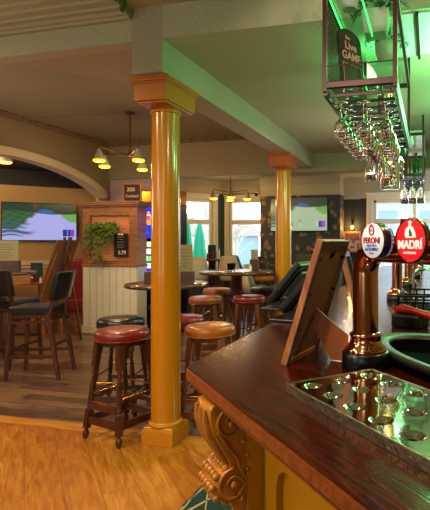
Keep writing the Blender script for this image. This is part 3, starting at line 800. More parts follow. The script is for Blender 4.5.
def lens(u, v, z, rx, rz_, kind, label, parent=None):
    x, y = uv(u, v)
    t = thing('tap_badge', label, 'beer badge', (x, y, z), R(-45))
    if kind == 'white':
        T = Matrix.Rotation(R(90), 4, 'X')
        part('casing', MB().lathe([(.001, -.034), (rx*.80, -.034), (rx*1.0, -.026), (rx*1.04, -.012), (rx*1.02, -.002)], (0, 0, 0), 48, T), 'navy', t)
        part('rim', MB().lathe([(rx*1.0, -.003), (rx*1.03, .001), (rx*.99, .006)], (0, 0, 0), 48, T, False), 'goldrim', t)
        part('face', MB().lathe([(rx*1.0, .003), (rx*.99, .007), (.001, .0085)], (0, 0, 0), 48, T, False), 'whiteface', t)
        yy = -.0092
        text('PERONI', .0195, 'redink', t, frontal(0, yy, .000), sx=.92, bold=.0006)
        text('NASTRO', .0085, 'blueink', t, frontal(0, yy, -.0120), sx=1.1)
        text('AZZURRO', .0105, 'blueink', t, frontal(0, yy, -.0205), sx=1.0, bold=.0003)
        text('ITALIA', .0055, 'redink', t, frontal(0, yy, -.030))
        em_ = MB()
        Pp = [(.0085*math.cos(2*PI*k/20), yy, .0245+.011*math.sin(2*PI*k/20)) for k in range(21)]
        em_.tube(Pp, .0018, 6, False); em_.tube([(-.006, yy, .036), (0, yy, .038), (.006, yy, .036)], .0012, 6)
        em_.tube([(-.003, yy, .021), (-.001, yy, .027), (.003, yy, .024)], .0012, 6)
        part('emblem', em_, 'redink', t)
        # lettering around the casing side
        st = MB()
        for k in range(26):
            a = R(-55+110*k/25); r_ = rx*1.025
            st.add([(r_*math.cos(a+q), yq+.005*((k*7) % 3-1)*.3, r_*math.sin(a+q)) for q, yq in ((-.012, .012), (.012, .012), (.012, .022), (-.012, .022))], [(0, 1, 2, 3)])
        part('side_lettering', st, 'whiteink', t)
    else:
        T = Matrix.Rotation(R(90), 4, 'X')
        part('casing', MB().lathe([(.001, -.014), (.9, -.014), (1.0, -.008), (1.0, .0)], (0, 0, 0), 48, T @ Matrix.Diagonal((rx, rz_, 1, 1))), 'black', t)
        part('rim', MB().lathe([(1.0, -.002), (1.035, .002), (.975, .008)], (0, 0, 0), 48, T @ Matrix.Diagonal((rx, rz_, 1, 1)), False), 'goldrim', t)
        part('face', MB().lathe([(.98, .005), (.001, .007)], (0, 0, 0), 48, T @ Matrix.Diagonal((rx, rz_, 1, 1)), False), 'redface', t)
        yy = -.0080
        text('MADR\u00cd', .0250, 'whiteink', t, frontal(0, yy, -.0105), sx=.98, bold=.0008)
        text('EXCEPCIONAL', .0068, 'whiteink', t, frontal(0, yy, -.0275), sx=.9)
        # standing figure in a jacket and flat cap
        def flat(pts, m_, nm, yo=0):
            mb_ = MB(); n_ = len(pts); mb_.add([(p[0], yy-yo, p[1]) for p in pts]+[(p[0], yy+.0006-yo, p[1]) for p in pts], [tuple(range(n_)), tuple(range(n_, 2*n_))[::-1]]); return part(nm, mb_, m_, t)
        flat([(-.013, .005), (-.0165, .013), (-.014, .022), (-.009, .0275), (-.003, .0295), (.004, .0295), (.010, .027), (.014, .020), (.0175, .012), (.018, .006), (.013, .005)], 'whiteink', 'figure_jacket')
        flat([(-.0025, .029), (-.004, .033), (-.0035, .037), (.003, .037), (.0038, .032), (.002, .029)], 'whiteink', 'figure_head')
        flat([(-.0055, .0368), (-.004, .0405), (.001, .0418), (.0045, .0392), (.0065, .0368)], 'whiteink', 'figure_cap')
        flat([(-.002, .008), (-.003, .018), (.000, .026), (.004, .020), (.008, .012), (.007, .008)], 'greyink', 'figure_waistcoat', .0004)
    return t
lp = W(374.5, 1.13); mp_ = W(412.5, 1.022)
def touv(p): return ((p[0]+p[1])/math.sqrt(2), (p[0]-p[1])/math.sqrt(2))
a = touv(lp); lens(a[0], a[1], 1.433, .0410, .0410, 'white', 'round white Peroni lens badge with red and blue lettering and a navy rim')
b = touv(mp_); lens(b[0], b[1], 1.434, .0475, .0475, 'red', 'round red Madri lens badge with a white standing figure')
# lens mounts belong to the font
for q in (a, b):
    u_, v_ = q; fu, fv = touv((f1x, f1y))
    part('badge_mount', MB().tube([(v_-fv, 0, z1+Rb), (v_-fv, u_-fu+.012, z1+Rb+.02)], .011, 10), 'copper', font)
# single fonts further along the bar
def font_small(y, x, label):
    t = thing('beer_font', label, 'beer tap', (x, y, 1.10), 0, 'single copper fonts along the bar')
    part('foot', MB().lathe([(.058, 0), (.060, .004), (.058, .034), (.001, .036)], n=24), 'black', t)
    part('flange', MB().lathe([(.054, .035), (.052, .045), (.040, .056), (.036, .07)], n=24, cap=False), 'copper', t)
    part('column', MB().lathe([(.029, .06), (.029, .30), (.033, .305), (.033, .32), (.020, .345), (.001, .35)], n=24, cap=False), 'copper', t)
    part('spout', MB().tube([(0, 0, .27), (.06, 0, .275), (.085, 0, .25), (.09, 0, .20)], [.012, .012, .010, .008], 10), 'chrome', t)
    part('handle', MB().tube([(0, 0, .33), (.02, 0, .38), (.035, 0, .46)], [.009, .013, .016], 10), 'black', t)
    return t
for y_, x_, l_ in ((2.74, -.18, 'single copper beer font on the bar, just past the red drinks gun'), (3.62, -.155, 'single copper beer font on the bar, second past the red drinks gun'), (4.5, -.14, 'single copper beer font on the bar, third past the red drinks gun'), (5.9, -.12, 'single copper beer font at the far end of the bar')):
    font_small(y_, x_, l_)

# black oval trough with a steel rim let into the bar top
tc_ = uv(.985, -.74)
t = thing('ice_trough', 'black oval ice trough with a steel rim behind the drip tray', 'ice trough', (tc_[0], tc_[1], 1.10), R(-45))
part('rim', MB().lathe([(.96, .022), (1.0, .030), (1.0, .038), (.98, .041), (.86, .038), (.85, .030)], n=56, T=Matrix.Diagonal((.44, .19, 1, 1)), cap=False), mat('dull rim steel', '#2e2620', .45, .3), t)
part('basin', MB().lathe([(.96, .022), (.93, .001), (.80, .001), (.001, .0012)], n=56, T=Matrix.Diagonal((.44, .19, 1, 1)), cap=False), 'blackmatt', t)
part('liner', MB().lathe([(.86, .036), (.84, .020), (.82, .006), (.80, .0022)], n=56, T=Matrix.Diagonal((.44, .19, 1, 1)), cap=False), 'blackmatt', t)
# red drinks gun on its black cradle
gx, gy = W(408, 1.86)
t = thing('drinks_gun', 'red handled drinks gun resting in a black cradle', 'drinks gun', (gx, gy, 1.10), R(-30))
part('cradle', MB().box((-.05, -.045, 0), (.07, .045, .05)), 'black', t, .008)
part('handle', MB().tube([(-.05, 0, .060), (-.02, 0, .068), (.03, 0, .062), (.12, 0, .048), (.20, 0, .040)], [.013, .019, .014, .015, .016], 16), 'redpl', t)
part('hose', MB().tube([(.20, 0, .045), (.26, .02, .03), (.32, .05, .02)], .014, 10), 'black', t)
# black glass crate and chrome hoop rack
gx, gy = W(424, 2.30)
t = thing('glass_crate', 'black plastic lattice crate on the bar beside the fonts', 'crate', (gx, gy, 1.10), 0)
cr = MB()
w_, l_, h_ = .11, .17, .085
for i in range(7):
    x_ = -w_+2*w_*i/6
    for yy in (-l_, l_): cr.beam((x_, yy, 0), (x_, yy, h_), .008, .008)
    cr.beam((x_, -l_, .006), (x_, l_, .006), .008, .008)
for i in range(9):
    y_ = -l_+2*l_*i/8
    for xx in (-w_, w_): cr.beam((xx, y_, 0), (xx, y_, h_), .008, .008)
    cr.beam((-w_, y_, .008), (w_, y_, .008), .008, .008)
for z_ in (.03, .058, h_):
    for s_ in (-1, 1): cr.beam((s_*w_, -l_, z_), (s_*w_, l_, z_), .009, .009).beam((-w_, s_*l_, z_), (w_, s_*l_, z_), .009, .009)
part('lattice', cr, 'black', t)
gx, gy = W(424, 2.75)
t = thing('hoop_rack', 'chrome wire hoop rack standing beyond the black crate', 'wire rack', (gx, gy, 1.10), 0)
for k in range(5):
    P = [(-.06, -.10+.05*k, .0)]+[(-.06+.06*(1-math.cos(PI*j/8)), -.10+.05*k, .13+.05*math.sin(PI*j/8)) for j in range(9)]+[(.06, -.10+.05*k, 0)]
    part('hoop', MB().tube(P, .0045, 8), 'chrome', t)
part('base_wire', MB().tube([(-.06, -.12, .006), (-.06, .12, .006)], .005, 8).tube([(.06, -.12, .006), (.06, .12, .006)], .005, 8), 'chrome', t)

# ------------------------------------------------------------------ framed signs on the bar seen from behind
def stand_frame(loc, rz, w, h, lean, label, backm='mdf', facem='chalkboard', strut=True):
    """local: bottom edge along +Y from the origin, leaning towards +X; back faces +X"""
    t = thing('framed_sign', label, 'picture frame', loc, rz)
    A = Matrix.Rotation(lean, 4, 'Y')
    fw, th = .017, .018
    fr = MB().box((-th/2, 0, 0), (th/2, fw, h), A).box((-th/2, w-fw, 0), (th/2, w, h), A).box((-th/2, fw, 0), (th/2, w-fw, fw), A).box((-th/2, fw, h-fw), (th/2, w-fw, h), A)
    part('frame', fr, 'framewood', t, .0015)
    part('back_rim', MB().box((th/2, .003, .002), (th/2+.002, fw-.002, h-.002), A).box((th/2, w-fw+.002, .002), (th/2+.002, w-.003, h-.002), A).box((th/2, fw, h-fw+.001), (th/2+.002, w-fw, h-.002), A), mat('frame rim dark', '#2e2a28', .5), t)
    part('back_board', MB().box((.0, fw, fw), (.005, w-fw, h-fw), A), backm, t)
    part('display', MB().box((-.004, fw, fw), (-.001, w-fw, h-fw), A), facem, t)
    if strut:
        part('strut', MB().prism([(.040, .150), (.146, .072), (.145, 0), (.096, 0), (.030, .112)], -w/2-.0025, -w/2+.0025, ROTX90), 'card', t)
        hk = MB().tube([A @ Vector((.008, w/2-.008, h-.045)), A @ Vector((.012, w/2, h-.028)), A @ Vector((.008, w/2+.008, h-.045))], .002, 6)
        hk.box((.005, w/2-.006, h-.05), (.009, w/2+.006, h-.038), A)
        part('hanging_hook', hk, 'blackmatt', t)
        cl = MB()
        for zz in (.1, .2, .3):
            if zz < h-.03: cl.box((.004, fw-.004, zz-.004), (.010, fw+.008, zz+.004), A).box((.004, w-fw-.008, zz-.004), (.010, w-fw+.004, zz+.004), A)
        part('back_clip', cl, 'blackmatt', t)
    return t
stand_frame((-.379, 1.214, 1.102), R(-9), .215, .35, R(17.5), 'portrait wooden frame on the bar seen from behind with its orange strut')
fx, fy = W(364, 1.62)
stand_frame((fx, fy, 1.102), R(4), .18, .30, R(-15), 'dark frame tilting the other way behind the strut frame', 'blackmatt', mat('amber print', '#6a4a28', .15), False)
# black tilted till screens
def till(px, d, label, w, h, lean, rz):
    x, y = W(px, d)
    t = thing('till_screen', label, 'till screen', (x, y, 1.10), rz, None)
    A = Matrix.Translation((0, 0, .05)) @ Matrix.Rotation(lean, 4, 'Y')
    part('screen_housing', MB().box((-.018, -w/2, 0), (.018, w/2, h), A), 'black', t, .012, 3)
    part('screen_back', MB().box((.018, -w/2+.03, .03), (.040, w/2-.03, h-.03), A), mat('grey plastic', '#3a3836', .35), t, .012, 3)
    part('stand', MB().box((-.03, -.02, 0), (.05, .02, .10)), 'black', t, .004)
    part('foot', MB().box((-.07, -.07, 0), (.09, .07, .012)), 'black', t, .004)
till(279, 2.35, 'black tilted till screen on the bar, the one farther from the wooden frame', .22, .235, R(40), R(-8))
till(291, 2.02, 'black tilted till screen on the bar, next to the wooden frame', .22, .235, R(42), R(-8))

# ------------------------------------------------------------------ hanging racks over the bar
def rack(x0, x1, y0, y1, zr, ztop, name_label, slats):
    t = thing('hanging_rack', name_label, 'glass rack', ((x0+x1)/2, (y0+y1)/2, zr))
    hx, hy = (x1-x0)/2, (y1-y0)/2
    zt = ztop-zr
    for sx in (-1, 1):
        for sy in (-1, 1): 
            zz = (H0 if (y0+y1)/2+sy*hy < YF else H1)-zr
            part('post', MB().box((sx*hx-.010, sy*hy-.010, -.03), (sx*hx+.010, sy*hy+.010, zz)), 'burgundy', t, .002)
    for z_, nm in ((0, 'lower_frame'), (.43, 'upper_frame')):
        m_ = MB(); h_ = .030
        for s_ in (-1, 1):
            m_.box((s_*hx-.011, -hy, z_-h_/2), (s_*hx+.011, hy, z_+h_/2)).box((-hx, s_*hy-.011, z_-h_/2), (hx, s_*hy+.011, z_+h_/2))
        part(nm, m_, 'burgundy', t, .003)
    part('upper_shelf', MB().box((-hx+.01, -hy+.01, .430), (hx-.01, hy-.01, .438)), 'shelfglass', t)
    part('lower_shelf', MB().box((-hx+.01, -hy+.01, .004), (hx-.01, hy-.01, .010)), 'shelfglass', t)
    part('guard_wire', MB().tube([(-hx, -hy, .09), (hx, -hy, .09)], .003, 6).tube([(-hx, hy, .09), (hx, hy, .09)], .003, 6), 'burgundy', t)
    for k in range(slats):
        y_ = -hy+.05+(2*hy-.1)*k/(slats-1)
        part('glass_rail', MB().box((-hx, y_-.006, -.040), (hx, y_+.006, -.028)), 'burgundy', t)
    m_ = MB()
    for s_ in (-1, 1): m_.box((s_*hx-.008, -hy, -.045), (s_*hx+.008, hy, -.022))
    part('rail_bearer', m_, 'burgundy', t)
    # lattice side panel (customer side)
    g = MB(); st = .034; z0, z1_ = .012, .43
    yy = -hy
    nn = int(2*hy/st)
    for k in range(-int((z1_-z0)/st), nn+1):
        for sg in (1, -1):
            a_ = k*st; pts = []
            ya, yb = -hy+a_, -hy+a_+(z1_-z0)
            za, zb = (z0, z1_) if sg == 1 else (z1_, z0)
            # clip to the panel
            if ya < -hy: f_ = (-hy-ya)/(yb-ya); za = za+(zb-za)*f_; ya = -hy
            if yb > hy: f_ = (hy-ya)/(yb-ya); zb = za+(zb-za)*f_; yb = hy
            if yb-ya > .01: g.beam((-hx, ya, za), (-hx, yb, zb), .0045, .0025)
    part('side_mesh', g, 'mesh', t)
    part('led_strip', MB().box((-.0025, -hy+.1, .420), (.0025, hy-.92, .426)), 'led', t, label='glowing green light strip')
    part('led_strip', MB().box((-hx+.014, -hy+.03, .408), (-hx+.020, hy-.03, .414)), 'led', t, label='glowing green light strip')
    return t
rack(-.47, -.15, 2.15, 3.57, 2.15, H1, 'burgundy metal rack hung over the bar with plants above and glasses below, the near one', 12)
rack(-.31, -.07, 5.20, 6.62, 2.15, H1, 'burgundy metal rack hung over the bar, the small distant one above the fonts', 10)

# glasses
def glass_prof(H, rb, rf, stem, hb, straight=False):
    """hung upside down from z=0: foot at the top, rim at -H"""
    o = [(.002, 0), (rf, -.001), (rf, -.003), (.008, -.006), (.0035, -.014), (.0032, -stem), (.008, -stem-.006)]
    if straight: cur = [(.6, .10), (.95, .22), (1, .4), (1, .7), (1, 1)]
    else: cur = [(.45, .06), (.8, .22), (1, .45), (.97, .7), (.84, 1)]
    out = [(rb*a, -stem-.006-hb*b) for a, b in cur]
    inn = [(rb*a-.0012, -stem-.006-hb*b) for a, b in reversed(cur)]
    inn[-1] = (inn[-1][0], inn[-1][1]-.002)
    return o+out+inn+[(.001, -stem-.010)]
def glassware(name, label, cat, prof, loc, group):
    return single(name, MB().lathe(prof, n=20, cap=False), 'glass', label, cat, loc, 0, group)
small = glass_prof(.165, .036, .032, .075, .085)
large = glass_prof(.215, .044, .036, .085, .115)
tall = glass_prof(.24, .040, .036, .045, .19, True)
first = {}
def hang(kind, x, y, z, label, group):
    if kind not in first:
        first[kind] = glassware('wine_glass' if kind != 'tall' else 'beer_goblet', label, 'glass', {'small': small, 'large': large, 'tall': tall}[kind], (x, y, z), group)
    else: dup(first[kind], (x, y, z), None, label, group)
for k in range(6):
    hang('small', -.415, 2.27+.13*k, 2.105, 'small clear wine glass hanging upside down in the row next to the lattice side', 'wine glasses along the lattice side of the near rack')
for k in range(5):
    hang('small' if k < 2 else 'large', -.31, 2.29+.14*k, 2.105, 'clear wine glass hanging upside down in the middle row of the near rack', 'wine glasses in the middle row of the near rack')
for k in (0, 1, 2, 3, 6):
    hang('small' if k < 1 else 'large', -.21, 2.33+.15*k, 2.105, 'clear wine glass hanging upside down in the row over the staff side', 'wine glasses in the staff side row of the near rack')
for k in range(3):
    hang('tall', -.41+.095*k, 3.40, 2.105, 'tall straight goblet hanging upside down at the far end of the near rack', 'tall goblets at the far end of the near rack')
for k in range(3):
    for j in range(2):
        hang('tall', -.275+.088*k, 5.35+.14*j, 2.105, 'tall clear goblet hanging upside down under the distant rack', 'goblets hanging under the distant rack')
# clear glass jar lamp
jx, jy = W(390, 3.03)
t = thing('pendant_lamp', 'clear glass jar pendant with a small warm bulb hanging lowest under the near rack', 'pendant lamp', (jx, jy, 2.11))
part('glass_jar', MB().lathe([(.018, -.085), (.045, -.10), (.059, -.125), (.060, -.20), (.060, -.335), (.055, -.345), (.001, -.346), (.001, -.332), (.052, -.331), (.057, -.325), (.057, -.20), (.056, -.127), (.043, -.104), (.016, -.089)], n=32, cap=False), 'glass', t)
part('cap', MB().lathe([(.001, -.06), (.016, -.062), (.018, -.10), (.012, -.105), (.001, -.106)], n=16, cap=False), 'copper', t)
part('cord', MB().tube([(0, 0, -.005), (0, 0, -.065)], .003, 6), 'black', t)
part('bulb', MB().sphere((0, 0, -.165), .013, 12, 8, (1, 1, 1.4)), 'bulb', t)
part('copper_band', MB().lathe([(.0612, -.27), (.0614, -.275), (.0612, -.28)], n=32, cap=False), 'copper', t)
# things on the near rack
sx_, sy_ = -.375, 2.40
t = thing('chalk_sign', 'brown arched chalk sign reading live game inside the near rack', 'sign', (sx_, sy_, 2.163), R(60))
ol_ = [(-.09, 0), (.09, 0), (.09, .30)]+[(.09*math.cos(PI*k/10), .30+.055*math.sin(PI*k/10)) for k in range(1, 10)]+[(-.09, .30)]
A_ = Matrix.Rotation(R(-6), 4, 'X')
part('board', MB().prism(ol_, -.006, .006, A_ @ ROTX90), 'brownboard', t, .002)
text('the', .030, 'pinkchalk', t, A_ @ frontal(-.02, -.008, .305))
text('Live', .058, 'pinkchalk', t, A_ @ frontal(0, -.008, .262), bold=.001)
text('GAME', .058, 'pinkchalk', t, A_ @ frontal(0, -.008, .208), bold=.001, sx=.95)
part('chalk_border', MB().tube([A_ @ Vector(p) for p in ((-.07, -.008, .165), (.07, -.008, .165), (.07, -.008, .03), (-.07, -.008, .03), (-.07, -.008, .165))], .0015, 5), 'pinkchalk', t)
def trailing(mb, n_, c, r, L, w, droop=.3, up=.4):
    for k in range(n_):
        a = random.uniform(0, 2*PI); q = random.uniform(.1, 1)*r
        p = (c[0]+q*math.cos(a), c[1]+q*math.sin(a), c[2]+random.uniform(-.3, 1)*r*up)
        mb.leaf(p, (math.cos(a), math.sin(a), random.uniform(-droop, .9)), L*random.uniform(.6, 1.2), w)
def planter(x, y, z, label, square=True, s=.075, leaves=60):
    t = thing('potted_plant', label, 'plant', (x, y, z)); up_ = .7 if y < 2.8 else .12
    if square:
        b_ = MB(); b_.add([(-s*.8, -s*.8, 0), (s*.8, -s*.8, 0), (s*.8, s*.8, 0), (-s*.8, s*.8, 0), (-s, -s, .13), (s, -s, .13), (s, s, .13), (-s, s, .13)], [(0, 3, 2, 1), (4, 5, 6, 7), (0, 1, 5, 4), (1, 2, 6, 5), (2, 3, 7, 6), (3, 0, 4, 7)])
    else: b_ = MB().lathe([(s*.7, 0), (s*.95, .06), (s, .12), (s*.92, .125)], n=24)
    part('pot', b_, 'pot', t, .004 if square else 0)
    f_ = MB(); trailing(f_, leaves, (0, 0, .17 if up_ > .5 else .13), .11, .12 if up_ > .5 else .05, .022, .6, up_)
    for k in range(10):
        a = random.uniform(0, 2*PI); P = [(0, 0, .13), (.09*math.cos(a), .09*math.sin(a), .15), (.15*math.cos(a), .15*math.sin(a), .13)]
        f_.tube(P, .002, 4)
        for q in range(5): f_.leaf(Vector(P[1]).lerp(Vector(P[2]), q/4), (math.cos(a+q), math.sin(a+q), -.3), .05, .014)
    part('foliage', f_, 'leafdark', t)
planter(-.295, 2.70, 2.59, 'white square pot with ferny leaves on the top shelf of the near rack, nearer one')
planter(-.27, 3.12, 2.59, 'white round pot with leaves on the top shelf of the near rack, farther one', False, .08)
planter(-.39, 2.36, 2.59, 'leafy pot in the corner of the near rack shelf above the lattice', False, .05, 90)
planter(-.19, 5.75, 2.59, 'white square pot on the top shelf of the distant rack', True, .11, 30)
def bottle(x, y, z, m_, label, h=.26, r=.035):
    t = thing('bottle', label, 'bottle', (x, y, z))
    part('body', MB().lathe([(r, 0), (r, h*.6), (r*.8, h*.68), (r*.38, h*.75), (r*.36, h*.92)], n=18), m_, t)
    part('cap', MB().lathe([(r*.42, h*.92), (r*.42, h), (.001, h+.001)], n=14), 'black', t)
bottle(-.27, 2.75, 2.161, 'bottle_g', 'green glass bottle on the near rack beside the chalk sign', .17, .022)
bottle(-.22, 2.83, 2.161, 'bottle_g', 'green glass bottle on the near rack farther from the chalk sign', .17, .022)
bottle(-.24, 5.3, 2.161, 'bottle_b', 'copper brown bottle standing on the distant rack')
bottle(-.15, 5.45, 2.161, 'bottle_g', 'dark green bottle standing on the distant rack')
# ceiling panels over the bar
t = thing('ceiling_panel', 'pale ceiling panel split by a dark strip beyond the near rack', 'ceiling panel', (.0, 3.14, H1))
part('panel', MB().box((-.24, -.28, -.012), (-.085, .36, 0)), mat('panel white', '#d5d8c8', .6), t)
part('panel', MB().box((-.065, -.28, -.012), (.4, .36, 0)), mat('panel white', '#d5d8c8', .6), t)
part('dividing_strip', MB().box((-.085, -.28, -.03), (-.065, .40, 0)), 'burgundy', t)

# ------------------------------------------------------------------ stools
def round_stool(leather, label, px, d, rot=0, woodm='stoolwood', H=.79):
    x, y = W(px, d)
    t = thing('round_stool', label, 'bar stool', (x, y, 0), rot, None)
    r = .19
    part('seat', MB().lathe([(r-.03, H-.085), (r-.004, H-.080), (r+.002, H-.062), (r+.004, H-.04), (r-.002, H-.02), (r-.018, H-.006), (r-.06, H), (.001, H+.004)], n=40, cap=False), leather, t)
    part('seat_piping', MB().tube([((r+.001)*math.cos(2*PI*k/36), (r+.001)*math.sin(2*PI*k/36), H-.072) for k in range(37)], .005, 6, False), leather, t)
    part('seat_frame', MB().box((-.118, -.118, H-.125), (.118, .118, H-.078)), woodm, t, .004)
    tops, bots = [], []
    for sx, sy in ((-1, -1), (1, -1), (1, 1), (-1, 1)):
        a_ = Vector((sx*.115, sy*.115, H-.09)); b_ = Vector((sx*.180, sy*.180, 0))
        at = lambda z, a_=a_, b_=b_: b_.lerp(a_, z/(H-.09))
        lg = MB()
        lg.beam(at(.70), at(.52), .046, .046, .042, .042)
        prof = [(.015, 0), (.021, .04), (.014, .08), (.021, .12), (.014, .17), (.019, .26), (.020, .55), (.014, .78), (.021, .84), (.014, .9), (.019, .96), (.016, 1)]
        lg.lathe_ax(prof, at(.20), at(.53), 14)
        lg.beam(at(.205), at(.075), .040, .040)
        lg.lathe_ax([(.013, 0), (.017, .15), (.024, .4), (.022, .6), (.012, .8), (.015, 1)], at(0.0), at(.08), 12)
        part('leg', lg, woodm, t, .002)
        tops.append(at(.14)); bots.append(at)
    for i in range(4):
        A1, A2 = bots[i], bots[(i+1) % 4]
        part('rail', MB().beam(A1(.135), A2(.135), .022, .050), woodm, t, .002)
        if i % 2 == 0: part('upper_rail', MB().beam(A1(.235), A2(.235), .020, .035), woodm, t, .002)
        zz = (.27, .32, .36, .32)[i]
        part('foot_rail', MB().tube([A1(zz), A2(zz)], .007, 8), 'brass', t)
    return t
rs = R(-1)
round_stool('red_leather', 'round stool with a bright red leather seat, nearest in front of the plinth column', 122.5, 3.55, R(-15))
round_stool('black_leather', 'round stool with a black seat just behind the near red stool', 121, 4.08, R(15))
round_stool('red_leather', 'round stool with a red seat half hidden behind the near column', 181, 4.15, R(30), 'stoolwood2')
round_stool('orange_leather', 'round stool with an orange tan seat, largest of the tan ones, beside the near column', 210, 3.72, R(10), 'stoolwood2')
round_stool('tan_leather', 'round stool with a brown seat behind the orange tan one, nearer of two brown ones', 205.5, 5.65, R(20), 'stoolwood2')
round_stool('tan_leather', 'round stool with a brown seat touching the tall table leg, farther of two brown ones', 217, 6.65, R(5), 'stoolwood2')
round_stool('red_leather', 'round stool with a faded red seat between the tall table and the farther column', 249, 5.75, R(12), 'stoolwood2')
round_stool('black_leather', 'round stool with a grey black seat behind the faded red one', 264, 6.8, R(33), 'stoolwood2')

# ------------------------------------------------------------------ tables
def pub_table(label, px, d, r, H, turned=True, top='tablewood', square=False):
    x, y = W(px, d); t = thing('pub_table', label, 'table', (x, y, 0), R(20))
    if square: tp = MB().box((-r, -r*.7, H-.035), (r, r*.7, H))
    else: tp = MB().lathe([(r-.012, H-.035), (r, H-.030), (r, H-.006), (r-.008, H), (.001, H)], n=48)
    part('table_top', tp, top, t, .004 if square else 0)
    if turned:
        part('pedestal', MB().lathe([(.075, .10), (.07, .13), (.045, .16), (.042, .22), (.058, .27), (.042, .32), (.038, .36), (.05, .48), (.055, .60), (.048, .66), (.060, .69), (.044, .72), (.062, .76), (.070, .80), (.070, H-.06), (.11, H-.035)], n=24), 'chairwood', t)
    else: part('pedestal', MB().box((-.055, -.055, .06), (.055, .055, H-.03)), 'chairwood', t, .006)
    for k in range(4):
        a = PI/2*k+PI/4; c_, s_ = math.cos(a), math.sin(a)
        part('foot', MB().beam((c_*.03, s_*.03, .11), (c_*.30, s_*.30, .028), .06, .075, .05, .05), 'chairwood', t, .006)
    return t
pub_table('round tall table with a pale shine, hidden in part by the near column', 167, 4.65, .39, 1.03)
pub_table('wide tall table with a thick turned leg among the brown stools', 236.5, 6.1, .47, 1.06)
pub_table('small tall table close to the bay windows with a caddy on it', 212, 9.0, .30, 1.115)
pub_table('tall round table with a menu holder at the picture edge by the black chairs', 0, 5.95, .40, 1.06, False)
x_, y_ = W(19, 7.35)
t = thing('dining_table', 'orange wood table in the snug below the large television', 'table', (x_, y_, .0), ang1)
part('table_top', MB().box((-.36, -.28, .77), (.36, .28, .81)), 'orangewood', t, .006)
for sx in (-1, 1):
    for sy in (-1, 1): part('leg', MB().beam((sx*.30, sy*.22, 0), (sx*.30, sy*.22, .77), .07, .07), 'orangewood', t, .004)
x_, y_ = W(271, 8.7)
t = thing('dining_table', 'brown table beside the teal chairs in front of the patterned wall', 'table', (x_, y_, 0), 0)
part('table_top', MB().box((-.38, -.32, .98), (.38, .32, 1.015)), 'tablewood', t, .006)
for sx in (-1, 1):
    for sy in (-1, 1): part('leg', MB().beam((sx*.33, sy*.27, 0), (sx*.33, sy*.27, .98), .05, .05), 'chairwood', t, .004)

# ------------------------------------------------------------------ high chairs, dark
def high_chair(label, loc, rz, H=.76, back=1.12):
    t = thing('high_chair', label, 'bar chair', (loc[0], loc[1], 0), rz)
    # faces -Y; back on +Y
    part('seat', MB().box((-.20, -.21, H-.09), (.20, .20, H)), 'black_leather', t, .022, 3)
    bk = MB(); hn_ = 9
    vs_ = []
    for j, (z, yo) in enumerate(((H+.06, .20), (H+.18, .225), (back-.03, .26), (back, .27))):
        for k in range(hn_):
            u_ = -1+2*k/(hn_-1); vs_.append((u_*.205, yo+.035*(1-u_*u_), z+(.0 if j < 3 else .0)))
    m_ = len(vs_)
    vs_ += [(p[0], p[1]+.05, p[2]) for p in vs_]
    fs_ = []
    for j in range(3):
        for k in range(hn_-1):
            q = j*hn_+k; fs_ += [(q, q+1, q+hn_+1, q+hn_), (m_+q+hn_, m_+q+hn_+1, m_+q+1, m_+q)]
    for k in range(hn_-1): fs_ += [(k, m_+k, m_+k+1, k+1), (3*hn_+k+1, m_+3*hn_+k+1, m_+3*hn_+k, 3*hn_+k)]
    for j in range(3):
        a_, b_ = j*hn_, (j+1)*hn_; fs_ += [(a_, b_, m_+b_, m_+a_), (b_+hn_-1, a_+hn_-1, m_+a_+hn_-1, m_+b_+hn_-1)]
    bk.add(vs_, fs_, True)
    part('backrest', bk, 'black_leather', t, .01)
    for s_ in (-1, 1):
        part('leg', MB().beam((s_*.175, -.185, H-.06), (s_*.195, -.225, 0), .045, .045, .032, .032), 'chairwood', t, .004)
        part('leg', MB().beam((s_*.175, .185, H-.06), (s_*.195, .30, 0), .048, .048, .034, .034), 'chairwood', t, .004)
        part('back_post', MB().beam((s_*.165, .19, H-.08), (s_*.165, .25, H+.10), .04, .035), 'chairwood', t, .004)
        for z_ in (.24, .60): part('stretcher', MB().beam((s_*.188, -.21, z_), (s_*.188, .25, z_), .02, .03), 'chairwood', t)
    for z_, y_ in ((.30, -.215), (.60, -.20), (.36, .25)): part('stretcher', MB().beam((-.19, y_, z_), (.19, y_, z_), .02, .03), 'chairwood', t)
    part('apron', MB().box((-.19, -.20, H-.12), (.19, .19, H-.085)), 'chairwood', t)
    return t
cx_, cy_ = W(38, 5.12)
c1_ = high_chair('dark high chair seen side on with black padded back, in front of the easel', (cx_, cy_), R(-72))
cx_, cy_ = W(13, 5.62)
dup(c1_, (cx_, cy_), R(186), 'dark high chair with a broad black back at the picture edge under the menu holder')

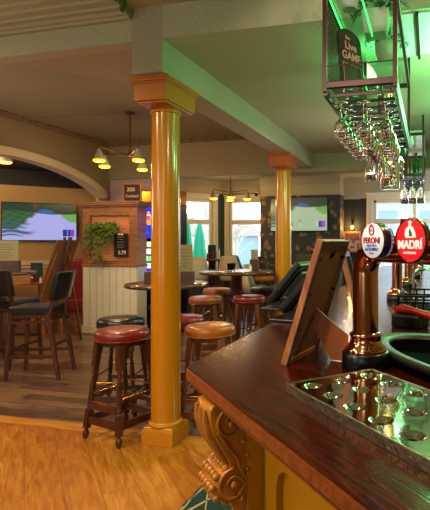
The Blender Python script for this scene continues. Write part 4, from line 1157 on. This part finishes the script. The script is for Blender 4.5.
# teal and cream high chairs in the bay
def shell_chair(label, px, d, rz, H=.85, cush='teal', backm='shell'):
    x, y = W(px, d); t = thing('shell_chair', label, 'high chair', (x, y, 0), rz)
    part('cushion', MB().lathe([(.16, H-.08), (.18, H-.06), (.18, H-.02), (.16, H), (.001, H+.004)], n=24, cap=False), cush, t)
    b_ = MB(); nn = 13; rows = ((H-.10, .185), (H+.05, .20), (H+.20, .20), (H+.33, .18)); vs_ = []
    for j, (z, r_) in enumerate(rows):
        span = (85, 72, 55, 42)[j]
        for k in range(nn):
            a = R(90-span+2*span*k/(nn-1)); vs_.append((r_*math.cos(a), r_*math.sin(a), z))
    m_ = len(vs_); vs_ += [(p[0]*1.09, p[1]*1.09, p[2]) for p in vs_]; fs_ = []
    for j in range(3):
        for k in range(nn-1):
            q = j*nn+k; fs_ += [(q, q+1, q+nn+1, q+nn), (m_+q+nn, m_+q+nn+1, m_+q+1, m_+q)]
        a_, c_ = j*nn, (j+1)*nn; fs_ += [(a_, c_, m_+c_, m_+a_), (c_+nn-1, a_+nn-1, m_+a_+nn-1, m_+c_+nn-1)]
    for k in range(nn-1): fs_ += [(k, m_+k, m_+k+1, k+1), (3*nn+k+1, m_+3*nn+k+1, m_+3*nn+k, 3*nn+k)]
    b_.add(vs_, fs_, True); part('backrest', b_, backm, t)
    for sx in (-1, 1):
        for sy in (-1, 1): part('leg', MB().tube([(sx*.11, sy*.11, H-.08), (sx*.17, sy*.17, 0)], [.018, .012], 10), 'chairwood', t)
    P = [(sx*.165, sy*.165, .33) for sx, sy in ((-1, -1), (1, -1), (1, 1), (-1, 1), (-1, -1))]
    part('foot_ring', MB().tube(P, .007, 8), 'brass', t)
    return t
shell_chair('cream backed high chair with teal cushion, in front of the parasol window', 196, 8.2, R(215))
shell_chair('cream backed high chair with teal cushion, below the narrow bay window', 231, 8.6, R(185))
shell_chair('teal backed high chair just past the narrow bay window', 240, 9.15, R(150), .85, 'teal', 'teal')
shell_chair('cream backed chair with a large teal cushion behind the faded red stool', 256, 7.45, R(100), .75)
shell_chair('wooden backed chair with an orange cushion beside the menu box', 264, 8.1, R(60), .85, 'orange_leather', 'chairwood')
shell_chair('teal cushioned chair partly behind the farther column', 284, 7.5, R(250), .75)
# menu stands, caddies, glasses on the tables
def menu_stand(label, px, d, z, rz, bw=.16, bh=.14, mw=.15, mh=.34, boxm='menubox', menum='menu'):
    x, y = W(px, d); t = thing('menu_holder', label, 'menu holder', (x, y, z), rz)
    part('box', MB().box((-bw/2, -.05, 0), (bw/2, .05, bh)), boxm, t, .004)
    part('menu_card', MB().box((-mw/2, -.012, bh*.15), (mw/2, -.002, mh)), menum, t)
    part('menu_lines', MB().add([], []), menum, t) if False else None
    for k in range(2):
        l_ = MB()
        for q in range(6): l_.box((-mw*.35, -.0128, mh*.45+(mh*.5)*q/6), (mw*(.1+.05*((q*3) % 5)), -.012, mh*.45+(mh*.5)*q/6+.006))
        if k == 0: part('menu_text', l_, 'greyink', t)
    return t
menu_stand('dark box with a tall cream menu on the column side table', 186, 4.50, 1.03, YAW, .14, .125, .125, .375)
menu_stand('small dark wooden condiment box peeping out past the column', 151, 4.62, 1.03, YAW, .10, .115, .08, .10)
menu_stand('dark box with a cream menu on the tall table at the picture edge', 8, 5.9, 1.06, YAW+R(20), .26, .14, .23, .39)
menu_stand('brown box with a cream menu on the wide tall table', 254.5, 6.3, 1.06, YAW, .115, .14, .09, .27)
menu_stand('green menu in a brown caddy on the bay window table', 212, 8.95, 1.115, YAW, .18, .13, .15, .26, 'menubox', 'menugreen')
x_, y_ = W(38, 8.25)
menu_stand('dark green menu block on the orange snug table', 37, 7.35, .81, YAW, .12, .08, .18, .30, 'menubox', 'menugreen')
menu_stand('dark green menu standing on the far table under the second television', 287, 8.7, 1.015, YAW, .10, .06, .20, .30, 'menubox', 'menugreen')
def tumbler(px, d, z, label, group=None):
    x, y = W(px, d)
    return single('tumbler', MB().lathe([(.026, 0), (.034, .095), (.032, .095), (.024, .008), (.001, .008)], n=18), 'glass', label, 'glass', (x, y, z), 0, group)
for px_ in (229.5, 233.0): tumbler(px_, 6.15+.05*(px_ > 230), 1.06, 'empty clear tumbler on the wide tall table', 'tumblers on the wide tall table')
def cruet(px, d, z, m_, label, group=None, h=.11):
    x, y = W(px, d)
    t = thing('shaker', label, 'condiment', (x, y, z), 0, group)
    part('body', MB().lathe([(.018, 0), (.020, h*.4), (.015, h*.75)], n=14), m_, t)
    part('cap', MB().lathe([(.015, h*.75), (.016, h*.8), (.010, h), (.001, h*1.02)], n=14), 'chrome', t)
cruet(41, 7.2, .81, 'white', 'white salt shaker beside the green menu block in the snug')
cruet(32, 7.15, .81, 'redpl', 'red topped sauce pot beside the green menu block in the snug')
cruet(219, 8.9, 1.115, 'white', 'white napkin roll beside the bay table caddy', None, .2)
cruet(204.5+3, 8.85, 1.115, 'redpl', 'small red sauce bottle before the bay table caddy', None, .12)
cruet(250.5, 6.1, 1.06, 'white', 'small salt shaker in front of the brown menu box', None, .09)

# far bench by the television wall, bottles on shelf
x_, y_ = W(311, 8.7)
t = thing('bench_seat', 'grey green bench back below the second television', 'bench', (x_, y_, 0), 0)
part('backrest', MB().box((-.30, .0, .5), (.55, .12, 1.20)), 'seatgrey', t, .03, 3)
part('seat', MB().box((-.30, -.45, .38), (.55, 0, .52)), 'seatgrey', t, .03, 3)
part('base', MB().box((-.28, -.42, 0), (.53, .08, .38)), 'chairwood', t)
x_, y_ = W(312, 4.8)
t = thing('desk_lamp', 'small round black lamp head on the bar behind the wooden frame', 'lamp', (-.567, 2.36, 1.10))
part('lamp_head', MB().sphere((0, 0, .285), .024, 16, 10, (1, .9, 1)), 'black', t)
part('stem', MB().tube([(0, 0, .01), (0, 0, .27)], .005, 8), 'black', t)
part('base', MB().lathe([(.05, 0), (.05, .012), (.01, .016)], n=20), 'black', t)

# ------------------------------------------------------------------ televisions
def golf(green):
    mixc = lambda a, b, t: tuple(a[q]+(b[q]-a[q])*max(0, min(1, t)) for q in range(3))
    def fn(u, v):
        n_ = (math.sin(u*37+v*11)*math.sin(v*41-u*9)+math.sin(u*71-v*23)*math.sin(v*67+u*31)*.6)*.35+.5
        fair = (.66, .66, .90) if not green else (.66, .76, .60)
        rough_ = (.10+.10*n_, .26+.16*n_, .14+.1*n_); tree_ = (.04+.07*n_, .12+.14*n_, .10+.10*n_)
        c = fair
        # left bank
        e = (.16+.55*(v-.25)) if v > .25 else .16+(.25-v)*.2
        e += .02*math.sin(v*30)
        if v > .3: c = mixc(rough_, c, (u-e+.03)/.06) if u < .52 else c
        hor = .74+.04*math.sin(u*5+1)
        # shadows across the left fairway
        for sv, sw, su in ((.46, .035, .40), (.36, .045, .34), (.22, .06, .44), (.12, .03, .30)):
            k = max(0, 1-abs(v-sv-.03*math.sin(u*14))/sw)*max(0, min(1, (su-u)/.15))
            c = mixc(c, (.20, .32, .42) if not green else (.18, .34, .30), k*1.3)
        if u > .80 and v > .50: c = mixc(c, (.42, .66, .30), ((u-.80)*1.2+(v-.62))/.05)
        c = mixc(c, tree_, (v-hor)/.03)
        if not green and v > hor: c = mixc(c, (.50, .22, .14), max(0, 1-abs(u-.43)/.05)*.9*(v-hor)/.2)
        if ((u-.57)/.12)**2+((v-hor)/.14)**2 < 1 and v > hor: c = mixc(c, (.12, .34, .62), .9)
        if abs(u-.385)/.014+abs(v-.62)/.02 < 1.2: c = (.05, .05, .08)
        if green and abs(u-.53) < .006 and .12 < v < .30: c = (.9, .9, .9)
        if green and abs(u-.53) < .015 and .27 < v < .33: c = (.8, .1, .1)
        if .81 < u < .965 and .11 < v < .30:
            c = (.10, .14, .52) if u < .87 else ((.12, .62, .80) if u < .885 else ((.16, .12, .60) if u < .915 else ((.75, .15, .55) if u < .945 else (.2, .3, .8))))
            if green: c = (.75, .80, .82) if u < .85 else ((.25, .15, .62) if u < .91 else (.62, .22, .80))
        return tuple(max(0, min(1, x*(.84 if not green else .78))) for x in c)
    return fn
def television(label, centre, rz, w, h, green):
    t = thing('television', label, 'television', centre, rz)
    part('housing', MB().box((-w/2-.012, -.0, -h/2-.014), (w/2+.012, .045, h/2+.012)), 'tvblack', t, .004)
    picture('screen', w, h, 120, 68, golf(green), 'screen', t, (0, -.002, 0))
    part('wall_bracket', MB().box((-.15, .045, -.12), (.15, .075, .12)), 'blackmatt', t)
    part('sensor_bump', MB().box((-.02, -.003, -h/2-.026), (.02, .02, -h/2-.012)), 'tvblack', t)
nrm = Vector((dd.y, -dd.x))
tc1 = Vector((-6.338, 6.66))
# put it 7 cm off the snug wall
tt = (tc1-dp).dot(dd); tcw = dp+dd*tt+nrm*.080
television('large wall television showing golf on the tan snug wall', (tcw.x, tcw.y, CAMZ+20*8.0/F), ang1, 1.075, .605, False)
television('wall television showing a golf green on the patterned wallpaper', (-2.61, 9.42, CAMZ+27.5*9.85/F), 0, 1.19, .67, True)

# ------------------------------------------------------------------ booth screen with brick panel
sx0, sx1, sy0 = -5.30, -4.33, 6.41
t = thing('booth_screen', 'wooden booth divider with a brick panel above cream tongue and groove boards', 'room divider', ((sx0+sx1)/2, sy0, 0))
hw = (sx1-sx0)/2
part('lower_panel', MB().box((-hw, 0, .12), (hw, .26, 1.06)), 'tongue', t, .004)
part('plinth', MB().box((-hw-.012, -.015, 0), (hw+.012, .27, .12)), 'trimwhite', t, .006)
fr = MB().box((-hw, -.005, 1.06), (-hw+.13, .26, 1.96)).box((hw-.13, -.005, 1.06), (hw, .26, 1.96)).box((-hw+.13, -.005, 1.84), (hw-.13, .26, 1.96)).box((-hw+.13, -.005, 1.06), (hw-.13, .26, 1.15)).box((-hw-.01, -.02, 1.05), (hw+.01, .28, 1.085))
part('frame', fr, 'screenwood', t, .006)
part('brick_panel', MB().box((-hw+.13, .05, 1.15), (hw-.13, .22, 1.84)), 'brick', t)
cr = MB()
for e, z0, z1_ in ((.01, 1.955, 1.975), (.04, 1.975, 2.0), (.07, 2.0, 2.03), (.085, 2.03, 2.055)): cr.box((-hw-e, -e, z0), (hw+e, .26+e, z1_))
part('cornice', cr, 'screenwood', t, .004)
part('side_strip', MB().box((hw, .03, .12), (hw+.004, .23, 1.05)), 'trimwhite', t)
# trailing plant on the divider
random.seed(4)
px_, py_ = W(103, 7.3); 
t = thing('trailing_plant', 'trailing green pothos in a wall trough on the brick panel', 'plant', (sx0+.42, sy0+.0, 1.60))
part('trough', MB().box((-.20, -.09, -.05), (.22, .045, .04)), 'screenwood', t, .006)
f_ = MB()
for k in range(11):
    x0_ = -.30+.06*k; L_ = (.20, .30, .42, .22, .16, .50, .46, .18, .12, .14, .10)[k]
    x0_ *= .78
    P = [(x0_*.7, -.06, .05), (x0_, -.13, .05), (x0_+.02, -.15, -.05-L_*.3), (x0_+.03*math.sin(k), -.13, -.05-L_)]
    f_.tube(P, .004, 5)
    nl = int(8+L_*36)
    for q in range(nl):
        f = q/nl*3; i_ = int(f); p_ = Vector(P[i_]).lerp(Vector(P[min(3, i_+1)]), f-i_)
        a = random.uniform(0, 2*PI); f_.leaf(p_, (math.cos(a), -abs(math.sin(a))-.2, random.uniform(-.6, .5)), .085, .055, (0, -1, .5))
for k in range(50):
    a = random.uniform(0, PI); f_.leaf((random.uniform(-.20, .22), -.05, .05), (math.cos(a), -.5, random.uniform(-.2, 1)), .11, .06, (0, -1, .5))
part('foliage', f_, 'leaf', t)
# chalkboard clipped to the divider
t = thing('chalkboard', 'black chalkboard with a price hung on the brick panel', 'chalkboard', (sx1-.265, sy0-.035, 1.20))
part('board', MB().box((-.115, 0, -.0), (.115, .02, .36)), 'chalkboard', t, .002)
sc_l = MB(); random.seed(3)
for b_, w__ in ((.305, .07), (.27, .05), (.225, .06), (.185, .05), (.15, .055)):
    x0_ = -w__
    while x0_ < w__:
        L_ = random.uniform(.012, .03); P = [(x0_+L_*q/5, -.002, b_+.006*math.sin(q*2.3+x0_*90)) for q in range(6)]
        sc_l.tube(P, .0016, 4); x0_ += L_+.008
part('chalk_writing', sc_l, 'chalk', t)
random.seed(9)
text('5.79', .080, 'chalk', t, frontal(.03, -.002, .065), bold=.001)
t2 = part('clip', MB().box((-.04, -.006, .335), (.0, .0, .36)).box((.01, -.006, .335), (.05, 0, .36)), 'white', t)
# chalk sign standing on top of the divider
t = thing('chalkboard', 'small chalkboard in a light wooden frame standing on the divider top', 'chalkboard', (-4.50, sy0+.12, 2.055), YAW)
part('frame', MB().box((-.145, 0, 0), (-.125, .025, .29)).box((.125, 0, 0), (.145, .025, .29)).box((-.145, 0, 0), (.145, .025, .02)).box((-.145, 0, .27), (.145, .025, .29)), 'framewood', t, .002)
part('board', MB().box((-.126, .006, .018), (.126, .02, .272)), 'brownboard', t)
text('200', .085, 'chalk', t, frontal(-.02, .004, .19)); text('Cocktail', .06, 'chalk', t, frontal(0, .004, .09))
text('2', .01, 'chalk', t, frontal(0, .004, .14)) if False else None

# games machine behind the near column
gx, gy = W(146, 7.55)
t = thing('games_machine', 'tall black games machine with bright blue screens behind the divider', 'games machine', (-4.22, 6.86, 0), 0)
part('cabinet', MB().box((-.33, 0, 0), (.33, .28, 2.02)), 'black', t, .01)
part('top_sign', MB().box((-.33, 0, 2.02), (.33, .28, 2.26)), 'brass', t, .01)
random.seed(21)
blobs = [(random.random(), random.random(), random.uniform(.04, .12), random.choice([(.95, .5, .1), (.9, .2, .5), (.1, .7, .9), (.95, .85, .3), (.2, .2, .9)])) for _ in range(26)]
def sA(u, v):
    c = (.04, .16, .75)
    for bx_, by_, r_, cc in blobs[:14]:
        if (u-bx_)**2+(v-by_)**2 < r_*r_: c = cc
    return c
def sB(u, v):
    if abs((v*4) % 1-.5) > .42: return (.02, .03, .15)
    random.seed(int(u*9)*31+int(v*4)*7+3)
    return random.choice([(.85, .75, .55), (.2, .5, .85), (.75, .3, .2), (.35, .65, .4), (.9, .9, .85)])
def sC(u, v): return (.15, .08, .75) if (u-.4)**2+(v-.5)**2 > .02 else (.7, .85, 1)
picture('upper_screen', .58, .50, 36, 30, sA, 'slot', t, (0, -.004, 1.74))
picture('middle_screen', .58, .46, 36, 32, sB, 'slot', t, (0, -.004, 1.22))
picture('button_deck_screen', .58, .16, 24, 8, sC, 'slot', t, (0, -.06, .93))
part('button_deck', MB().box((-.32, -.09, .76), (.32, 0, .84)).box((-.31, -.055, .84), (.31, 0, 1.0)), 'black', t, .008)
part('coin_tray', MB().box((-.18, -.05, .35), (.18, .0, .42)), 'steel_scratch', t)
random.seed(5)

# ------------------------------------------------------------------ snug: easel, booth seat, socket, lamp
ex, ey = W(54, 6.95)
t = thing('easel', 'tall brown A frame easel board seen edge on before the snug', 'easel', (ex, ey, 0), YAW)
A0, A1 = Vector((-.13, 0, .50)), Vector((.17, 0, 1.46))
dvn = (A1-A0)
# the board leans: seen nearly edge on
V_ = []
for dx_, dy_ in ((-.030, -.30), (.030, -.12), (.030, .12), (-.0, .30)): pass
bd = MB()
q0, q1 = Vector((-.20, -.10, .60)), Vector((.09, -.10, 1.46)); w_ = Vector((.10, .42, 0)); th = Vector((.022, 0, .0))
V_ = [q0, q0+w_, q1+w_, q1]; V2 = [p+th for p in V_]
bd.add(V_+V2, [(0, 1, 2, 3), (7, 6, 5, 4), (0, 4, 5, 1), (1, 5, 6, 2), (2, 6, 7, 3), (3, 7, 4, 0)])
part('board', bd, 'mdf', t, .003)
part('leg', MB().beam((-.34, -.14, 0), (.06, -.03, 1.30), .026, .026), 'orangewood', t)
part('leg', MB().beam((-.10, .40, 0), (.15, .20, 1.50), .026, .026), 'orangewood', t)
part('leg', MB().beam((.35, .10, 0), (.12, .06, 1.50), .026, .030), 'stoolwood', t)
part('leg', MB().beam((.02, -.05, .45), (.20, .08, 1.50), .05, .026), 'stoolwood', t)
part('ledge', MB().beam((-.24, -.13, .58), (-.14, .33, .58), .03, .05), 'orangewood', t)
bx_, by_ = W(76, 7.75)
t = thing('padded_booth', 'deep red padded booth end against the wooden divider', 'booth seat', (bx_, by_, 0), YAW)
part('backrest', MB().box((-.16, -.0, .30), (.15, .15, 1.16)), 'wine_leather', t, .05, 4)
part('seat', MB().box((-.16, -.06, .30), (.15, .0, .50)), 'wine_leather', t, .02, 3)
part('base', MB().box((-.28, -.02, 0), (.17, .14, .30)), 'screenwood', t)
sc_ = thing('wall_socket', 'cream double wall socket on the booth base', 'socket', (bx_, by_, 0), YAW)
part('plate', MB().box((-.235, -.030, .115), (-.105, -.021, .19)), 'socket', sc_, .003)
part('socket_hole', MB().box((-.215, -.032, .135), (-.19, -.029, .16)).box((-.15, -.032, .135), (-.125, -.029, .16)), 'blackmatt', sc_)
lx, ly = W(4, 6.75)
t = thing('ceiling_light', 'small white ceiling light glowing warm under the snug ceiling', 'ceiling light', (lx, ly, 2.62))
part('housing', MB().lathe([(.11, 0), (.11, -.05), (.10, -.06)], n=24, cap=False), 'white', t)
part('diffuser', MB().lathe([(.10, -.058), (.08, -.075), (.001, -.08)], n=24, cap=False), 'lampglow', t)
# second spot recessed
lx, ly = W(27, 7.6)
# ------------------------------------------------------------------ chandeliers
def chandelier(label, x, y, zc, drop, arms, rA=.36, rz=0):
    t = thing('chandelier', label, 'chandelier', (x, y, zc), rz)
    part('ceiling_rose', MB().lathe([(.065, 0), (.065, -.012), (.04, -.03), (.015, -.04)], n=24), 'bronze', t)
    part('rod', MB().tube([(0, 0, -.03), (0, 0, -drop)], .008, 8), 'bronze', t)
    part('hub', MB().lathe([(.012, -drop+.05), (.022, -drop+.03), (.03, -drop), (.018, -drop-.03), (.001, -drop-.045)], n=16, cap=False), 'bronze', t)
    for k in range(arms):
        a = 2*PI*k/arms+.3; c_, s_ = math.cos(a), math.sin(a)
        z0 = -drop
        part('arm', MB().tube([(0, 0, z0), (c_*rA*.5, s_*rA*.5, z0+.02), (c_*rA, s_*rA, z0+.05), (c_*rA, s_*rA, z0+.0)], .008, 8), 'bronze', t)
        T = Matrix.Translation((c_*rA, s_*rA, z0))
        part('shade', MB().lathe([(.018, .02), (.026, .0), (.030, -.02), (.050, -.06), (.062, -.105), (.070, -.125)], n=24, T=T, cap=False), 'shadewhite', t)
        part('lamp', MB().lathe([(.071, -.118), (.070, -.138), (.05, -.146), (.001, -.148)], n=24, T=T, cap=False), 'amber', t)
        L_ = bpy.data.lights.new('bulb_light', 'POINT'); L_.energy = 5; L_.color = (1, .62, .25); L_.shadow_soft_size = .04
        lo = bpy.data.objects.new('bulb_light', L_); link(lo, t); lo.location = (c_*rA, s_*rA, z0-.19)
chandelier('five armed chandelier with white bell shades under the lounge ceiling', -3.82, 5.50, H2, .56, 5, .42, R(13))
chandelier('four armed chandelier with grey bell shades in front of the bay windows', -3.73, 8.55, H1, .39, 4, .32, R(8))

# wall lamp, poster, camera in the far recess
wx, wy = W(353, 9.95)
t = thing('wall_lamp', 'small amber wall lamp glowing above the framed poster', 'wall lamp', (wx-.02, 9.95, 1.74))
part('bracket', MB().tube([(0, 0, .12), (0, -.06, .12), (0, -.06, .05)], .008, 8).box((-.03, -.01, .08), (.03, 0, .16)), 'black', t)
part('bulb', MB().sphere((0, -.06, .0), .028, 12, 8, (1, 1, 1.4)), 'bulb', t)
Lw = bpy.data.lights.new('wall_bulb', 'POINT'); Lw.energy = 9; Lw.color = (1, .5, .12); Lw.shadow_soft_size = .03
lo = bpy.data.objects.new('wall_bulb', Lw); link(lo, t); lo.location = (0, -.11, 0)
t = thing('framed_poster', 'orange framed poster on the dark recess wall', 'poster', (wx-.02, 9.94, 1.43))
part('frame', MB().box((-.18, -.03, -.22), (.18, 0, .22)), 'framewood', t, .004)
def pf_(u, v):
    random.seed(int(u*6)*13+int(v*7)*5+1); b_ = random.random()
    return (.85, .35, .12) if v > .78 else ((.62, .25, .10) if b_ < .4 else ((.85, .66, .45) if b_ < .75 else (.30, .38, .45)))
picture('print', .29, .37, 18, 22, pf_, 'picart', t, (0, -.033, 0))
random.seed(9)
t = thing('security_camera', 'small black dome camera on the wall beside the farther column', 'camera', (-3.53, 9.42, 2.44))
part('mount', MB().box((-.03, .02, -.02), (.03, .08, .03)), 'white', t)
part('dome', MB().sphere((0, 0, -.02), .035, 12, 8), 'black', t)

# ------------------------------------------------------------------ light
wd = bpy.data.worlds.new('world'); S.world = wd; wd.use_nodes = True
bg = wd.node_tree.nodes['Background']; bg.inputs[0].default_value = (.86, .94, 1.0, 1); bg.inputs[1].default_value = 1.9
def area(name, loc, size, e, col, rot=(0, 0, 0), spread=180):
    L_ = bpy.data.lights.new(name, 'AREA'); L_.shape = 'DISK'; L_.size = size; L_.energy = e; L_.color = col; L_.spread = R(spread)
    o_ = bpy.data.objects.new(name, L_); link(o_); o_.location = loc; o_.rotation_euler = rot; return o_
def point(name, loc, e, col, r=.05):
    L_ = bpy.data.lights.new(name, 'POINT'); L_.energy = e; L_.color = col; L_.shadow_soft_size = r
    o_ = bpy.data.objects.new(name, L_); link(o_); o_.location = loc; return o_
def spot(name, loc, to, e, col, ang=90, r=.05, blend=.6):
    L_ = bpy.data.lights.new(name, 'SPOT'); L_.energy = e; L_.color = col; L_.spot_size = R(ang); L_.shadow_soft_size = r; L_.spot_blend = blend
    o_ = bpy.data.objects.new(name, L_); link(o_); o_.location = loc
    o_.rotation_euler = (Vector(to)-Vector(loc)).to_track_quat('-Z', 'Y').to_euler(); return o_
WARM = (1, .72, .42)
spot('downlight_and_fill', (-1.9, 1.0, 2.95), (-2.2, 1.8, 0), 95, (1, .74, .42), 130, .12)
spot('downlight_and_fill', (-3.6, 1.2, 2.95), (-3.4, 2.6, 0), 120, WARM, 130, .12)
spot('downlight_and_fill', (-.5, .2, 2.95), (-.6, .9, 1.1), 60, (1, .80, .55), 110, .08)
spot('downlight_and_fill', (-3.2, 3.9, 3.08), (-3.2, 4.3, 0), 90, (1, .78, .52), 140, .12)
spot('downlight_and_fill', (-1.0, 4.8, 2.74), (-1.6, 5.0, 0), 50, (1, .78, .52), 140, .1)
spot('downlight_and_fill', (-7.2, 5.6, 2.58), (-6.6, 6.4, 1.2), 60, (1, .66, .32), 150, .08)
spot('downlight_and_fill', (-6.2, 4.6, 2.58), (-6.2, 6.6, 1.2), 40, (1, .66, .32), 150, .08)
point('lounge_fill', (-4.9, 3.4, 1.9), 22, (1, .86, .72), .3)
spot('downlight_and_fill', (-2.6, -.8, 2.95), (-.4, 1.0, .9), 120, (1, .80, .55), 80, .1)  # fill spot added to brighten the bar front
point('ceiling_wash', (-3.4, .6, 2.2), 17, (1, .90, .75), .25)
point('ceiling_wash', (-.8, 5.2, 2.0), 8, (1, .92, .8), .25)
# green points for the rack LED glow, and added fill
point('green_glow_fill', (-.22, 2.35, 2.93), 2.5, (.10, 1, .30), .06)
point('green_glow_fill', (-.38, 3.3, 2.70), 3, (.10, 1, .30), .06)
point('green_fill', (.25, 3.5, 2.35), 34, (.26, 1, .36), .12)  # added out of view to wash the bar ceiling green
spot('downlight_and_fill', (.6, .9, 2.75), (-.38, 2.42, 2.35), 45, (1, .70, .62), 40, .05)  # added to warm the lettering of the rack sign
point('green_panel_fill', (.12, 3.0, 2.5), 7, (.10, 1, .26), .08)  # added to deepen the green on the panel and in the tray
point('bay_fill', (.7, 8.6, 2.0), 45, (.85, .93, 1), .3)  # cool fill added out of view to lift the far room
spot('downlight_and_fill', (.7, 1.9, 2.74), (-.3, 1.5, 1.2), 40, (1, .74, .48), 100, .08)  # added out of view to light the frame back and bar
point('green_fill', (-1.2, .6, 2.3), 5, (.30, 1, .15), .15)  # dim fill added to tint the near cornice green
point('green_fill', (.5, 4.6, 2.4), 10, (.30, 1, .42), .15)  # added out of view for more green farther along the bar
spot('rack_fill_spot', (-.7, .2, 2.5), (-.38, 2.4, 2.40), 50, (1, .72, .6), 45, .05)  # fill spot added from the camera side to light the rack
point('green_glow_fill', (.4, 4.6, 2.4), 8, (.12, 1, .32), .15)  # added green fill out of view, clear of both racks
